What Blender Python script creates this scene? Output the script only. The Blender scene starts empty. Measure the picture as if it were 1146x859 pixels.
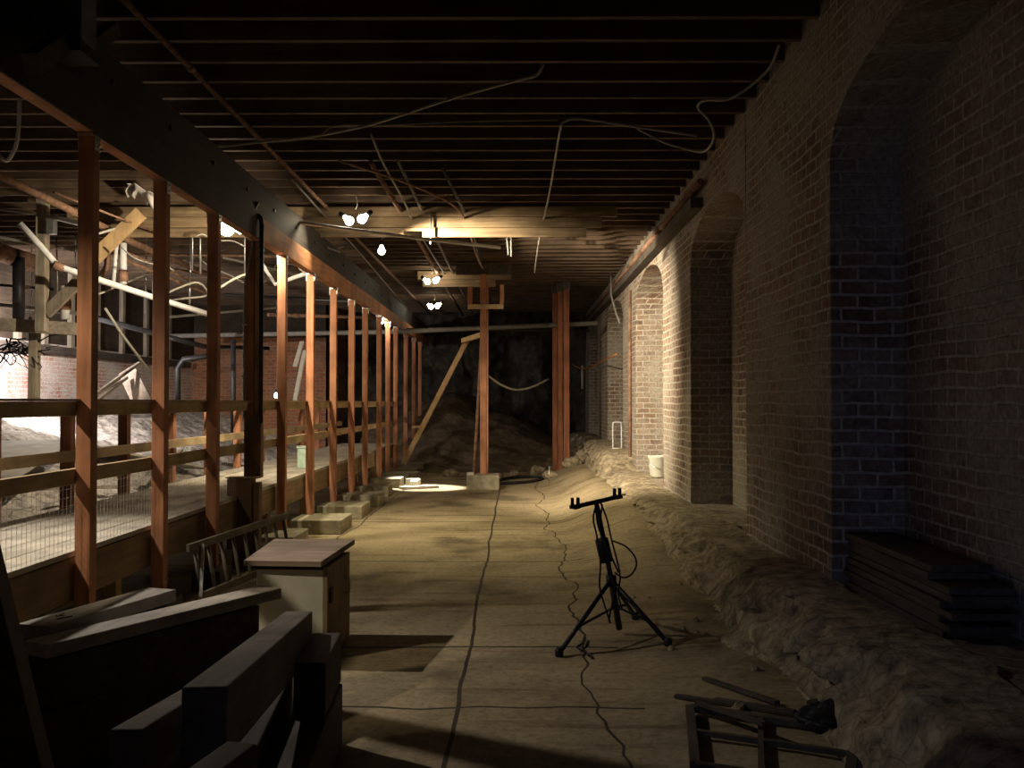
import bpy, bmesh, math, random
from mathutils import Vector, Matrix, Euler, noise
random.seed(7)
R = math.radians
sc = bpy.context.scene
col = sc.collection
CAMZ = 1.55
FPX = 1050.0
HWALL = 2.0           # right wall plane
XP = -2.55            # post row

# ------------------------------------------------------------------ camera
cam_d = bpy.data.cameras.new('camera'); cam = bpy.data.objects.new('camera', cam_d); col.objects.link(cam)
cam.location = (0, 0, CAMZ)
cam.rotation_euler = (R(90 + 1.12), 0, R(0.27))
cam_d.sensor_width = 36; cam_d.lens = FPX / 1146 * 36
cam_d.clip_start = 0.05; cam_d.clip_end = 200
sc.camera = cam
CR = Euler((R(91.12), 0, R(0.27))).to_matrix()

def at(px, py, Y):
    """world point seen at a place in the photograph, at distance Y down the room"""
    d = CR @ Vector((px - 573, -(py - 429.5), -FPX))
    return Vector((0, 0, CAMZ)) + d * (Y / d.y)

# ------------------------------------------------------------------ materials
def mat(name, rough=0.8, metal=0.0):
    m = bpy.data.materials.new(name); m.use_nodes = True
    nt = m.node_tree; b = nt.nodes['Principled BSDF']
    b.inputs['Roughness'].default_value = rough; b.inputs['Metallic'].default_value = metal
    b.inputs['Specular IOR Level'].default_value = 0.25
    return m, nt, b
def N(nt, t, **kw):
    n = nt.nodes.new(t)
    for k, v in kw.items():
        if k in n.inputs.keys(): n.inputs[k].default_value = v
        else: setattr(n, k, v)
    return n
def ramp(nt, fac, stops):
    r = nt.nodes.new('ShaderNodeValToRGB')
    e = r.color_ramp.elements
    while len(e) < len(stops): e.new(0.5)
    for i, (p, c) in enumerate(stops):
        e[i].position = p; e[i].color = (*c, 1) if len(c) == 3 else c
    nt.links.new(fac, r.inputs[0]); return r
def mixc(nt, fac, a, b, mode='MIX'):
    n = nt.nodes.new('ShaderNodeMix'); n.data_type = 'RGBA'; n.blend_type = mode
    for s, v in ((0, fac), (6, a), (7, b)):
        if hasattr(v, 'links'): nt.links.new(v, n.inputs[s])
        elif s == 0: n.inputs[0].default_value = v
        else: n.inputs[s].default_value = (*v, 1)
    return n.outputs[2]
def bump(nt, b, h, dist=0.01, strength=0.6):
    n = nt.nodes.new('ShaderNodeBump'); n.inputs['Distance'].default_value = dist; n.inputs['Strength'].default_value = strength
    nt.links.new(h, n.inputs['Height']); nt.links.new(n.outputs[0], b.inputs['Normal'])
def mapping(nt, scale, rnd=False):
    tc = nt.nodes.new('ShaderNodeTexCoord'); mp = nt.nodes.new('ShaderNodeMapping')
    mp.inputs['Scale'].default_value = scale
    nt.links.new(tc.outputs['Object'], mp.inputs[0])
    if rnd:
        oi = nt.nodes.new('ShaderNodeObjectInfo'); ml = nt.nodes.new('ShaderNodeMath'); ml.operation = 'MULTIPLY'; ml.inputs[1].default_value = 37
        nt.links.new(oi.outputs['Random'], ml.inputs[0]); nt.links.new(ml.outputs[0], mp.inputs['Location'])
    return mp.outputs[0]
def wood(name, c1, c2, axis=2, rough=0.75, stain=0.35):
    m, nt, b = mat(name, rough)
    s = [26, 26, 26]; s[axis] = 1.6
    v = mapping(nt, s, True)
    n1 = N(nt, 'ShaderNodeTexNoise', Scale=1.0, Detail=6.0, Roughness=0.6); nt.links.new(v, n1.inputs['Vector'])
    v2 = mapping(nt, (3, 3, 3), True)
    n2 = N(nt, 'ShaderNodeTexNoise', Scale=1.0, Detail=3.0); nt.links.new(v2, n2.inputs['Vector'])
    r1 = ramp(nt, n1.outputs[0], [(0.3, c1), (0.7, c2)])
    r2 = ramp(nt, n2.outputs[0], [(0.35, (1 - stain,) * 3), (0.6, (1, 1, 1))])
    c = mixc(nt, 1.0, r1.outputs[0], r2.outputs[0], 'MULTIPLY')
    nt.links.new(c, b.inputs['Base Color']); bump(nt, b, n1.outputs[0], 0.004, 0.5)
    return m
def plain(name, c, rough=0.6, metal=0.0, var=0.25, sc_=14, c2=None):
    m, nt, b = mat(name, rough, metal)
    v = mapping(nt, (sc_,) * 3)
    n1 = N(nt, 'ShaderNodeTexNoise', Scale=1.0, Detail=4.0); nt.links.new(v, n1.inputs['Vector'])
    r1 = ramp(nt, n1.outputs[0], [(0.35, c2 or tuple(x * (1 - var) for x in c)), (0.65, c)])
    nt.links.new(r1.outputs[0], b.inputs['Base Color']); bump(nt, b, n1.outputs[0], 0.003, 0.3)
    return m
def glow(name, c, s):
    m = bpy.data.materials.new(name); m.use_nodes = True; nt = m.node_tree; b = nt.nodes['Principled BSDF']
    b.inputs['Base Color'].default_value = (0.8, 0.8, 0.8, 1)
    b.inputs['Emission Color'].default_value = (*c, 1); b.inputs['Emission Strength'].default_value = s
    return m
def brick(name, cb1, cb2, cm, wash, wash_amt, bw=0.215, rh=0.087):
    m, nt, b = mat(name, 0.9)
    tc = nt.nodes.new('ShaderNodeTexCoord'); sp = nt.nodes.new('ShaderNodeSeparateXYZ'); nt.links.new(tc.outputs['Object'], sp.inputs[0])
    add = N(nt, 'ShaderNodeMath', operation='ADD'); nt.links.new(sp.outputs[0], add.inputs[0]); nt.links.new(sp.outputs[1], add.inputs[1])
    cb = nt.nodes.new('ShaderNodeCombineXYZ'); nt.links.new(add.outputs[0], cb.inputs[0]); nt.links.new(sp.outputs[2], cb.inputs[1])
    wn = N(nt, 'ShaderNodeTexNoise', Scale=2.2, Detail=3.0); nt.links.new(tc.outputs['Object'], wn.inputs['Vector'])
    vm = N(nt, 'ShaderNodeVectorMath', operation='SCALE'); vm.inputs['Scale'].default_value = 0.05
    nt.links.new(wn.outputs['Color'], vm.inputs[0])
    va = N(nt, 'ShaderNodeVectorMath', operation='ADD'); nt.links.new(cb.outputs[0], va.inputs[0]); nt.links.new(vm.outputs[0], va.inputs[1])
    br = nt.nodes.new('ShaderNodeTexBrick')
    for k, vv in (('Scale', 1.0), ('Mortar Size', 0.011), ('Mortar Smooth', 0.3), ('Bias', 0.0), ('Brick Width', bw), ('Row Height', rh)): br.inputs[k].default_value = vv
    br.inputs['Color1'].default_value = (*cb1, 1); br.inputs['Color2'].default_value = (*cb2, 1); br.inputs['Mortar'].default_value = (*cm, 1)
    nt.links.new(va.outputs[0], br.inputs['Vector'])
    n1 = N(nt, 'ShaderNodeTexNoise', Scale=1.3, Detail=8.0, Roughness=0.72); nt.links.new(tc.outputs['Object'], n1.inputs['Vector'])
    f = ramp(nt, n1.outputs[0], [(0.5 - wash_amt * 0.3, (0, 0, 0)), (0.72 - wash_amt * 0.3, (0.85,) * 3)])
    c = mixc(nt, f.outputs[0], br.outputs[0], wash)
    n2 = N(nt, 'ShaderNodeTexNoise', Scale=30.0, Detail=4.0); nt.links.new(tc.outputs['Object'], n2.inputs['Vector'])
    g = ramp(nt, n2.outputs[0], [(0.3, (0.6,) * 3), (0.7, (1.1,) * 3)])
    c = mixc(nt, 1.0, c, g.outputs[0], 'MULTIPLY')
    nt.links.new(c, b.inputs['Base Color'])
    iv = N(nt, 'ShaderNodeMath', operation='MULTIPLY_ADD'); iv.inputs[1].default_value = -1.0; nt.links.new(br.outputs['Fac'], iv.inputs[0])
    sc2 = N(nt, 'ShaderNodeMath', operation='MULTIPLY'); sc2.inputs[1].default_value = 0.8; nt.links.new(n2.outputs[0], sc2.inputs[0]); nt.links.new(sc2.outputs[0], iv.inputs[2])
    bump(nt, b, iv.outputs[0], 0.012, 0.8)
    return m
def stone(name, c1, c2, c3, scale=5.0, dist=0.03, lines=0.5):
    m, nt, b = mat(name, 0.95)
    tc = nt.nodes.new('ShaderNodeTexCoord')
    n1 = N(nt, 'ShaderNodeTexNoise', Scale=scale, Detail=8.0, Roughness=0.65); nt.links.new(tc.outputs['Object'], n1.inputs['Vector'])
    vo = N(nt, 'ShaderNodeTexVoronoi', Scale=scale * 0.9, feature='DISTANCE_TO_EDGE'); nt.links.new(tc.outputs['Object'], vo.inputs['Vector'])
    r1 = ramp(nt, n1.outputs[0], [(0.3, c1), (0.5, c2), (0.72, c3)])
    r2 = ramp(nt, vo.outputs['Distance'], [(0.0, (1 - lines,) * 3), (0.06, (1, 1, 1))])
    c = mixc(nt, 1.0, r1.outputs[0], r2.outputs[0], 'MULTIPLY')
    nt.links.new(c, b.inputs['Base Color']); bump(nt, b, n1.outputs[0], dist, 0.9)
    return m

def floor_mat():
    m, nt, b = mat('dusty_concrete', 0.85)
    tc = nt.nodes.new('ShaderNodeTexCoord'); sp = nt.nodes.new('ShaderNodeSeparateXYZ'); nt.links.new(tc.outputs['Object'], sp.inputs[0])
    n1 = N(nt, 'ShaderNodeTexNoise', Scale=1.1, Detail=8.0, Roughness=0.65); nt.links.new(tc.outputs['Object'], n1.inputs['Vector'])
    base = ramp(nt, n1.outputs[0], [(0.3, (0.19, 0.15, 0.10)), (0.5, (0.37, 0.30, 0.19)), (0.75, (0.46, 0.385, 0.25))]).outputs[0]
    # streaks across the slab left by water
    mp = nt.nodes.new('ShaderNodeMapping'); mp.inputs['Scale'].default_value = (0.7, 6.0, 1); nt.links.new(tc.outputs['Object'], mp.inputs[0])
    n2 = N(nt, 'ShaderNodeTexNoise', Scale=1.0, Detail=5.0, Roughness=0.6, Distortion=0.4); nt.links.new(mp.outputs[0], n2.inputs['Vector'])
    st = ramp(nt, n2.outputs[0], [(0.36, (0.55, 0.5, 0.45)), (0.43, (0.95,) * 3), (0.6, (1, 1, 1))]).outputs[0]
    c = mixc(nt, 0.75, base, st, 'MULTIPLY')
    ng = N(nt, 'ShaderNodeTexNoise', Scale=22.0, Detail=6.0, Roughness=0.75); nt.links.new(tc.outputs['Object'], ng.inputs['Vector'])
    c = mixc(nt, 0.8, c, ramp(nt, ng.outputs[0], [(0.35, (0.55, 0.52, 0.5)), (0.55, (1, 1, 1))]).outputs[0], 'MULTIPLY')
    # old dark spill patches
    n3 = N(nt, 'ShaderNodeTexNoise', Scale=0.55, Detail=4.0); nt.links.new(tc.outputs['Object'], n3.inputs['Vector'])
    sp3 = ramp(nt, n3.outputs[0], [(0.34, (0.5, 0.5, 0.48)), (0.42, (1, 1, 1))]).outputs[0]
    c = mixc(nt, 0.8, c, sp3, 'MULTIPLY')
    # sawn joints
    wv = N(nt, 'ShaderNodeTexNoise', Scale=0.9, Detail=3.0); nt.links.new(tc.outputs['Object'], wv.inputs['Vector'])
    def line(src, pos, w, wob=0.05):
        a = N(nt, 'ShaderNodeMath', operation='MULTIPLY_ADD'); nt.links.new(wv.outputs[0], a.inputs[0]); a.inputs[1].default_value = wob; nt.links.new(src, a.inputs[2])
        s = N(nt, 'ShaderNodeMath', operation='SUBTRACT'); nt.links.new(a.outputs[0], s.inputs[0]); s.inputs[1].default_value = pos + wob / 2
        ab = N(nt, 'ShaderNodeMath', operation='ABSOLUTE'); nt.links.new(s.outputs[0], ab.inputs[0])
        l = N(nt, 'ShaderNodeMath', operation='LESS_THAN'); nt.links.new(ab.outputs[0], l.inputs[0]); l.inputs[1].default_value = w
        return l.outputs[0]
    masks = [line(sp.outputs[0], -0.30, 0.011, 0.08), line(sp.outputs[1], 5.98, 0.016), line(sp.outputs[1], 4.78, 0.011, 0.3), line(sp.outputs[1], 9.2, 0.015), line(sp.outputs[1], 12.2, 0.02), line(sp.outputs[0], -2.0, 0.009, 0.3)]
    lim = N(nt, 'ShaderNodeMath', operation='LESS_THAN'); nt.links.new(sp.outputs[0], lim.inputs[0]); lim.inputs[1].default_value = 0.65
    acc = masks[0]
    for k in masks[1:]:
        mx = N(nt, 'ShaderNodeMath', operation='MAXIMUM'); nt.links.new(acc, mx.inputs[0]); nt.links.new(k, mx.inputs[1]); acc = mx.outputs[0]
    ml = N(nt, 'ShaderNodeMath', operation='MULTIPLY'); nt.links.new(acc, ml.inputs[0]); nt.links.new(lim.outputs[0], ml.inputs[1])
    # wandering crack where the dirt ramp meets the slab
    wv2 = N(nt, 'ShaderNodeTexNoise', Scale=0.55, Detail=4.0, Roughness=0.5); nt.links.new(tc.outputs['Object'], wv2.inputs['Vector'])
    a = N(nt, 'ShaderNodeMath', operation='MULTIPLY_ADD'); nt.links.new(wv2.outputs[0], a.inputs[0]); a.inputs[1].default_value = 0.8; nt.links.new(sp.outputs[0], a.inputs[2])
    s = N(nt, 'ShaderNodeMath', operation='SUBTRACT'); nt.links.new(a.outputs[0], s.inputs[0]); s.inputs[1].default_value = 0.84
    ab = N(nt, 'ShaderNodeMath', operation='ABSOLUTE'); nt.links.new(s.outputs[0], ab.inputs[0])
    l2 = N(nt, 'ShaderNodeMath', operation='LESS_THAN'); nt.links.new(ab.outputs[0], l2.inputs[0]); l2.inputs[1].default_value = 0.008
    mx = N(nt, 'ShaderNodeMath', operation='MAXIMUM'); nt.links.new(ml.outputs[0], mx.inputs[0]); nt.links.new(l2.outputs[0], mx.inputs[1])
    c = mixc(nt, mx.outputs[0], c, (0.05, 0.04, 0.03))
    nt.links.new(c, b.inputs['Base Color'])
    n4 = N(nt, 'ShaderNodeTexNoise', Scale=9.0, Detail=8.0, Roughness=0.7); nt.links.new(tc.outputs['Object'], n4.inputs['Vector'])
    sb = N(nt, 'ShaderNodeMath', operation='SUBTRACT'); nt.links.new(n4.outputs[0], sb.inputs[0]); nt.links.new(mx.outputs[0], sb.inputs[1])
    bump(nt, b, sb.outputs[0], 0.012, 0.6)
    return m

M = {}
M['floor'] = floor_mat()
M['brick_right'] = brick('old_brick', (0.14, 0.082, 0.06), (0.27, 0.17, 0.12), (0.54, 0.50, 0.43), (0.42, 0.385, 0.335), 0.42)
M['brick_left'] = brick('whitewashed_brick', (0.62, 0.25, 0.17), (0.5, 0.2, 0.14), (0.78, 0.7, 0.66), (0.8, 0.76, 0.74), 0.5, 0.23, 0.075)
M['brick_end'] = brick('orange_brick', (0.5, 0.2, 0.1), (0.36, 0.14, 0.08), (0.4, 0.32, 0.24), (0.4, 0.3, 0.24), 0.0)
M['stone'] = stone('rubble_stone', (0.08, 0.065, 0.05), (0.33, 0.27, 0.19), (0.56, 0.48, 0.35), 9.0, 0.06, 0.35)
M['rock'] = stone('dark_rock', (0.02, 0.018, 0.016), (0.06, 0.052, 0.044), (0.15, 0.125, 0.1), 2.2, 0.08, 0.3)
M['earth'] = stone('dry_earth', (0.07, 0.05, 0.035), (0.15, 0.11, 0.075), (0.24, 0.18, 0.12), 3.0, 0.05, 0.15)
M['plaster_rubble'] = stone('plaster_rubble', (0.18, 0.16, 0.15), (0.5, 0.46, 0.43), (0.7, 0.66, 0.62), 5.0, 0.06, 0.5)
M['joist'] = wood('old_joist_wood', (0.075, 0.05, 0.034), (0.16, 0.11, 0.075), 0)
M['subfloor'] = wood('old_subfloor_wood', (0.03, 0.022, 0.016), (0.07, 0.05, 0.035), 1)
M['oldplank'] = wood('old_plank', (0.14, 0.095, 0.06), (0.33, 0.24, 0.14), 0)
M['doorwood'] = wood('bare_door_wood', (0.28, 0.2, 0.12), (0.42, 0.31, 0.19), 2)
M['topboard'] = wood('red_edged_board', (0.26, 0.19, 0.15), (0.42, 0.33, 0.27), 0)
M['fascia'] = wood('brown_fascia', (0.20, 0.13, 0.07), (0.33, 0.23, 0.13), 1)
M['paletop'] = wood('pale_grey_plank', (0.36, 0.32, 0.29), (0.52, 0.48, 0.44), 1)
M['redpost'] = wood('red_fir', (0.36, 0.15, 0.08), (0.56, 0.27, 0.155), 2)
M['redbeam'] = wood('red_fir_beam', (0.34, 0.14, 0.06), (0.50, 0.23, 0.11), 1)
M['redx'] = wood('red_fir_cross', (0.34, 0.14, 0.06), (0.50, 0.23, 0.11), 0)
M['reddark'] = wood('dark_red_fir', (0.20, 0.07, 0.035), (0.33, 0.13, 0.07), 2)
M['paley'] = wood('pale_pine_rail', (0.42, 0.31, 0.17), (0.60, 0.46, 0.28), 1)
M['palez'] = wood('pale_pine_post', (0.42, 0.28, 0.14), (0.58, 0.40, 0.22), 2)
M['deck'] = wood('deck_plywood', (0.42, 0.38, 0.32), (0.58, 0.53, 0.45), 1)
M['darkwood'] = wood('dark_timber', (0.06, 0.05, 0.045), (0.12, 0.10, 0.085), 1)
M['girder'] = wood('dark_girder', (0.018, 0.014, 0.012), (0.045, 0.034, 0.026), 1)
M['greywood'] = wood('grey_weathered_timber', (0.20, 0.17, 0.14), (0.36, 0.31, 0.26), 1)
M['greyz'] = wood('grey_weathered_post', (0.22, 0.19, 0.15), (0.40, 0.34, 0.27), 2)
M['ply'] = wood('brown_plywood', (0.20, 0.12, 0.075), (0.30, 0.19, 0.12), 2)
M['timber2'] = wood('brown_grey_timber', (0.15, 0.125, 0.11), (0.26, 0.225, 0.2), 1)
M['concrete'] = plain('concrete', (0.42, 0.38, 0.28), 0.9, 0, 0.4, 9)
M['darkconcrete'] = plain('shaded_concrete', (0.13, 0.12, 0.10), 0.9, 0, 0.4, 9)  # darker concrete copy, shade on the near pads put into the colour
M['white'] = plain('chalky_white', (0.66, 0.66, 0.58), 0.7, 0, 0.18, 5)
M['metal'] = plain('galvanised_steel', (0.55, 0.56, 0.58), 0.4, 0.85, 0.3)
M['dmetal'] = plain('dark_steel', (0.06, 0.06, 0.065), 0.5, 0.5, 0.3)
M['black'] = plain('black_rubber', (0.025, 0.025, 0.028), 0.55, 0, 0.3)
M['cable'] = plain('pale_cable', (0.45, 0.43, 0.38), 0.6, 0, 0.15)
M['greycable'] = plain('grey_cable', (0.25, 0.24, 0.22), 0.6, 0, 0.2)
M['rust'] = plain('rusty_pipe', (0.34, 0.2, 0.14), 0.8, 0.1, 0.5)
M['whitepipe'] = plain('white_pipe', (0.72, 0.72, 0.74), 0.45, 0, 0.15)
M['orange'] = plain('orange_cord', (0.6, 0.22, 0.06), 0.5, 0, 0.2)
M['ladder'] = wood('weathered_ladder_wood', (0.17, 0.15, 0.115), (0.30, 0.27, 0.21), 1)
M['sheet'] = plain('tarpaulin', (0.5, 0.48, 0.46), 0.7, 0, 0.3, 4)

# ------------------------------------------------------------------ mesh helpers
class MB:
    def __init__(s): s.bm = bmesh.new()
    def box(s, c, size, rot=None):
        mt = Matrix.Translation(Vector(c))
        if rot is not None: mt = mt @ (rot.to_matrix().to_4x4() if isinstance(rot, Euler) else rot.to_4x4())
        mt = mt @ Matrix.Diagonal((*size, 1))
        bmesh.ops.create_cube(s.bm, size=1, matrix=mt); return s
    def span(s, a, b): # box between two corners
        a, b = Vector(a), Vector(b); d = b - a
        return s.box((a + b) / 2, (abs(d.x), abs(d.y), abs(d.z)))
    def beam(s, p0, p1, w, h, up=(0, 0, 1)):
        p0, p1 = Vector(p0), Vector(p1); y = (p1 - p0); L = y.length; y.normalize()
        up = Vector(up)
        if abs(y.dot(up)) > 0.99: up = Vector((1, 0, 0))
        x = y.cross(up).normalized(); z = x.cross(y)
        return s.box((p0 + p1) / 2, (w, L, h), Matrix((x, y, z)).transposed())
    def tube(s, pts, r, seg=7, smooth=0, r1=None):
        pts = [Vector(p) for p in pts]
        if smooth and len(pts) > 2:
            q = [pts[0] * 2 - pts[1]] + pts + [pts[-1] * 2 - pts[-2]]; out = []
            for i in range(1, len(q) - 2):
                for k in range(smooth):
                    t = k / smooth; a, b, c, d = q[i - 1], q[i], q[i + 1], q[i + 2]
                    out.append(0.5 * ((2 * b) + (c - a) * t + (2 * a - 5 * b + 4 * c - d) * t * t + (3 * b - a - 3 * c + d) * t ** 3))
            pts = out + [pts[-1]]
        rings = []; nrm = None; n = len(pts)
        for i, p in enumerate(pts):
            t = (pts[min(i + 1, n - 1)] - pts[max(i - 1, 0)]).normalized()
            if nrm is None: nrm = t.orthogonal().normalized()
            nrm = (nrm - t * nrm.dot(t)).normalized(); bn = t.cross(nrm)
            rr = r if r1 is None else r + (r1 - r) * i / (n - 1)
            rings.append([s.bm.verts.new(p + (nrm * math.cos(2 * math.pi * k / seg) + bn * math.sin(2 * math.pi * k / seg)) * rr) for k in range(seg)])
        for a, b in zip(rings, rings[1:]):
            for k in range(seg):
                f = s.bm.faces.new((a[k], a[(k + 1) % seg], b[(k + 1) % seg], b[k])); f.smooth = True
        s.bm.faces.new(rings[0][::-1]); s.bm.faces.new(rings[-1]); return s
    def lathe(s, prof, o=(0, 0, 0), seg=20, rot=None):
        rot = rot or Matrix.Identity(3); o = Vector(o); rings = []
        for r, z in prof:
            rings.append([s.bm.verts.new(o + rot @ Vector((max(r, 1e-4) * math.cos(2 * math.pi * k / seg), max(r, 1e-4) * math.sin(2 * math.pi * k / seg), z))) for k in range(seg)])
        for a, b in zip(rings, rings[1:]):
            for k in range(seg):
                f = s.bm.faces.new((a[k], a[(k + 1) % seg], b[(k + 1) % seg], b[k])); f.smooth = True
        s.bm.faces.new(rings[0][::-1]); s.bm.faces.new(rings[-1]); return s
    def grid(s, fn, nu, nv):
        vs = [[s.bm.verts.new(fn(i / nu, j / nv)) for j in range(nv + 1)] for i in range(nu + 1)]
        for i in range(nu):
            for j in range(nv):
                f = s.bm.faces.new((vs[i][j], vs[i + 1][j], vs[i + 1][j + 1], vs[i][j + 1])); f.smooth = True
        return s
    def quad(s, *p):
        s.bm.faces.new([s.bm.verts.new(Vector(q)) for q in p]); return s
    def build(s, name, m, parent=None, bev=0, origin=None):
        if origin is not None: bmesh.ops.translate(s.bm, verts=s.bm.verts, vec=-Vector(origin))
        bmesh.ops.recalc_face_normals(s.bm, faces=s.bm.faces)
        me = bpy.data.meshes.new(name); s.bm.to_mesh(me); s.bm.free(); me.materials.append(m)
        o = bpy.data.objects.new(name, me); col.objects.link(o)
        if origin is not None: o.location = origin
        if parent is not None: o.parent = parent
        if bev:
            md = o.modifiers.new('bevel', 'BEVEL'); md.width = bev; md.segments = 2; md.limit_method = 'ANGLE'
        return o

def tag(o, label=None, cat=None, group=None, kind=None):
    if label: o['label'] = label
    if cat: o['category'] = cat
    if group: o['group'] = group
    if kind: o['kind'] = kind
    return o
def thing(name, label, cat, loc=(0, 0, 0), rz=0, group=None):
    o = bpy.data.objects.new(name, None); col.objects.link(o); o.location = loc; o.rotation_euler = (0, 0, rz)
    o.empty_display_size = 0.1
    return tag(o, label, cat, group)
def dup(root, loc, label=None, group=None, rz=None):
    r = root.copy(); col.objects.link(r); r.location = loc
    if rz is not None: r.rotation_euler = (0, 0, rz)
    if label: r['label'] = label
    if group: r['group'] = group
    for ch in list(root.children):
        c = ch.copy(); col.objects.link(c); c.parent = r
        for g in list(ch.children):
            d = g.copy(); col.objects.link(d); d.parent = c
    return r
ORD = ['first', 'second', 'third', 'fourth', 'fifth', 'sixth', 'seventh', 'eighth', 'ninth', 'tenth', 'eleventh', 'twelfth', 'thirteenth', 'fourteenth', 'fifteenth', 'sixteenth', 'seventeenth', 'eighteenth', 'nineteenth', 'twentieth']
def sstep(a, b, x):
    t = max(0, min(1, (x - a) / (b - a))); return t * t * (3 - 2 * t)
def fz(x, y):
    """floor height: flat slab, with a dirt ramp banked against the right wall"""
    k = 0.04 + 0.25 * sstep(6.0, 12.0, y)
    e = 0.45 + 0.08 * math.sin(y * 1.3)
    h = k * sstep(e, 1.4, x) * (1 - 0.5 * sstep(1.42, 1.8, x))
    h += 0.02 * noise.noise(Vector((x * 0.6, y * 0.6, 3.1))) * sstep(0.3, 1.0, x)
    h += 0.012 * noise.noise(Vector((x * 0.6, y * 0.5, 0)))
    return h

# ------------------------------------------------------------------ room shell
YB, YF, XL, ZT = -3.0, 27.0, -8.5, 4.34
tag(MB().grid(lambda u, v: Vector((XL - 0.2 + u * (2.7 - XL), YB + v * (YF + 1 - YB), fz(XL - 0.2 + u * (2.7 - XL), YB + v * (YF + 1 - YB)))), 130, 260).build('floor', M['floor']), kind='structure')
tag(MB().span((XL - 0.2, YB, ZT), (2.9, YF + 1, ZT + 0.1)).build('ceiling', M['subfloor']), kind='structure')

# right wall with segmental-arched niches
NICHES = [(3.2, 5.97), (8.17, 10.77), (12.8, 15.7), (17.6, 20.6), (23.0, 26.0)]
SILL, SPR, APX, XB = 0.39, 3.12, 3.6, 2.46
def build_right():
    b = MB(); bm = b.bm
    def wob(x, y, z):
        return Vector((x + 0.012 * noise.noise(Vector((y * 1.3, z * 1.3, x))), y, z))
    def strip(y0, y1, z0, z1, x, n=None):
        n = n or max(1, int((y1 - y0) / 0.3)); k = max(1, int((z1 - z0) / 0.3))
        b.grid(lambda u, v: wob(x, y0 + u * (y1 - y0), z0 + v * (z1 - z0)), n, k)
    y = YB
    for (a, c) in NICHES:
        strip(y, a, -0.1, ZT, HWALL)
        n = 28; ar = lambda t: SPR + (APX - SPR) * math.sqrt(max(0, 1 - (2 * t - 1) ** 2))
        # wall over the arch and under the sill
        b.grid(lambda u, v: Vector((HWALL, a + u * (c - a), ar(u) + v * (ZT - ar(u)))), n, 4)
        strip(a, c, -0.1, SILL, HWALL)
        b.grid(lambda u, v: Vector((HWALL + v * (XB - HWALL), a + u * (c - a), ar(u))), n, 3)
        b.grid(lambda u, v: Vector((HWALL + v * (XB + .02 - HWALL), a + u * (c - a), SILL + 0.01 * noise.noise(Vector((u * 9, v * 3, a))))), n, 4)
        b.grid(lambda u, v: Vector((XB, a + u * (c - a), SILL + v * (ar(u) - SILL))), n, 12)
        for yy in (a, c):
            b.grid(lambda u, v: Vector((HWALL + u * (XB - HWALL), yy, SILL + v * (SPR - SILL))), 3, 10)
        y = c
    strip(y, YF + 1, -0.1, ZT, HWALL)
    bmesh.ops.remove_doubles(bm, verts=bm.verts, dist=0.0015)
    for f in bm.faces: f.smooth = False
    return b.build('wall_right', M['brick_right'])
wr = tag(build_right(), kind='structure')
# rubble-stone footing battered out from the foot of that wall
def foot(u, v):
    y = -1.5 + u * 28.5
    z = (SILL + 0.02) * (1 - v) - 0.06 * v
    bulge = 0.64 * (v ** 0.16)
    x = HWALL + 0.015 - bulge
    n = noise.fractal(Vector((y * 1.6, z * 2.6, 1.7)), 1.0, 2.0, 4)
    c = noise.cell(Vector((y * 3.2 + 0.6 * n, z * 5 + 0.3 * n, 0)))
    f = math.sin(math.pi * min(1, v * 1.3 + 0.08)) if v < 0.7 else 0.8
    n2 = noise.fractal(Vector((y * 7, z * 9, 4.0)), 1.0, 2.0, 3)
    x += (0.10 * n - 0.08 * (c - 0.5) + .035 * n2) * f
    top = .3 * sstep(15.7, 16.6, y) * (1 - v) + 0.05 * noise.noise(Vector((y * 0.9, 4.4, 0))) * (1 - v)
    return Vector((x, y + 0.03 * n * f, z + .03 * n2 * f + top + fz(1.5, y) * v))
tag(MB().grid(foot, 620, 26).build('trim_1', M['stone']), kind='structure')

# left wall, end walls and unseen rear wall with an opening added for the blue fill
tag(MB().span((XL - 0.2, YB, -0.1), (XL, YF + 1, ZT)).build('wall_left', M['brick_left']), kind='structure')
tag(MB().span((XL + .05, 24.55, 3.25), (-5.0, 24.6, ZT)).build('shade_panel_end', M['subfloor']), kind='structure')  # dark panel added to stand in for shade on the upper end brick
tag(MB().span((XL, YB, 2.62), (XL + .03, 24.6, ZT)).build('shade_panel_left', M['subfloor']), kind='structure')  # dark sheet in place of shade over the upper left wall
def rockf(u, v):
    x = -5.3 + u * 7.9; z = -0.1 + v * 4.5
    n = noise.fractal(Vector((x * 0.9, z * 0.7, 8.1)), 0.9, 2.0, 6)
    return Vector((x, YF + 0.3 + 0.55 * n - 0.3 * abs(math.sin(x * 1.6 + z * .3)), z))
tag(MB().grid(rockf, 130, 80).build('wall_back', M['rock']), kind='structure')
b = MB(); b.span((XL, 24.6, -0.1), (-5.0, 24.9, ZT)); b.span((-5.3, 24.6, -0.1), (-5.0, 27.5, ZT))
tag(b.build('wall_back_left', M['brick_end']), kind='structure')
b = MB(); b.span((XL - .2, YB - .2, -.1), (-1.9, YB, ZT)); b.span((-1.9, YB - .2, 2.4), (1.8, YB, ZT)); b.span((-.5, YB - .2, -.1), (2.7, YB, 2.4)); b.span((1.8, YB - .2, 2.4), (2.7, YB, ZT))
tag(b.build('wall_rear', M['brick_right']), kind='structure')

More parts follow.
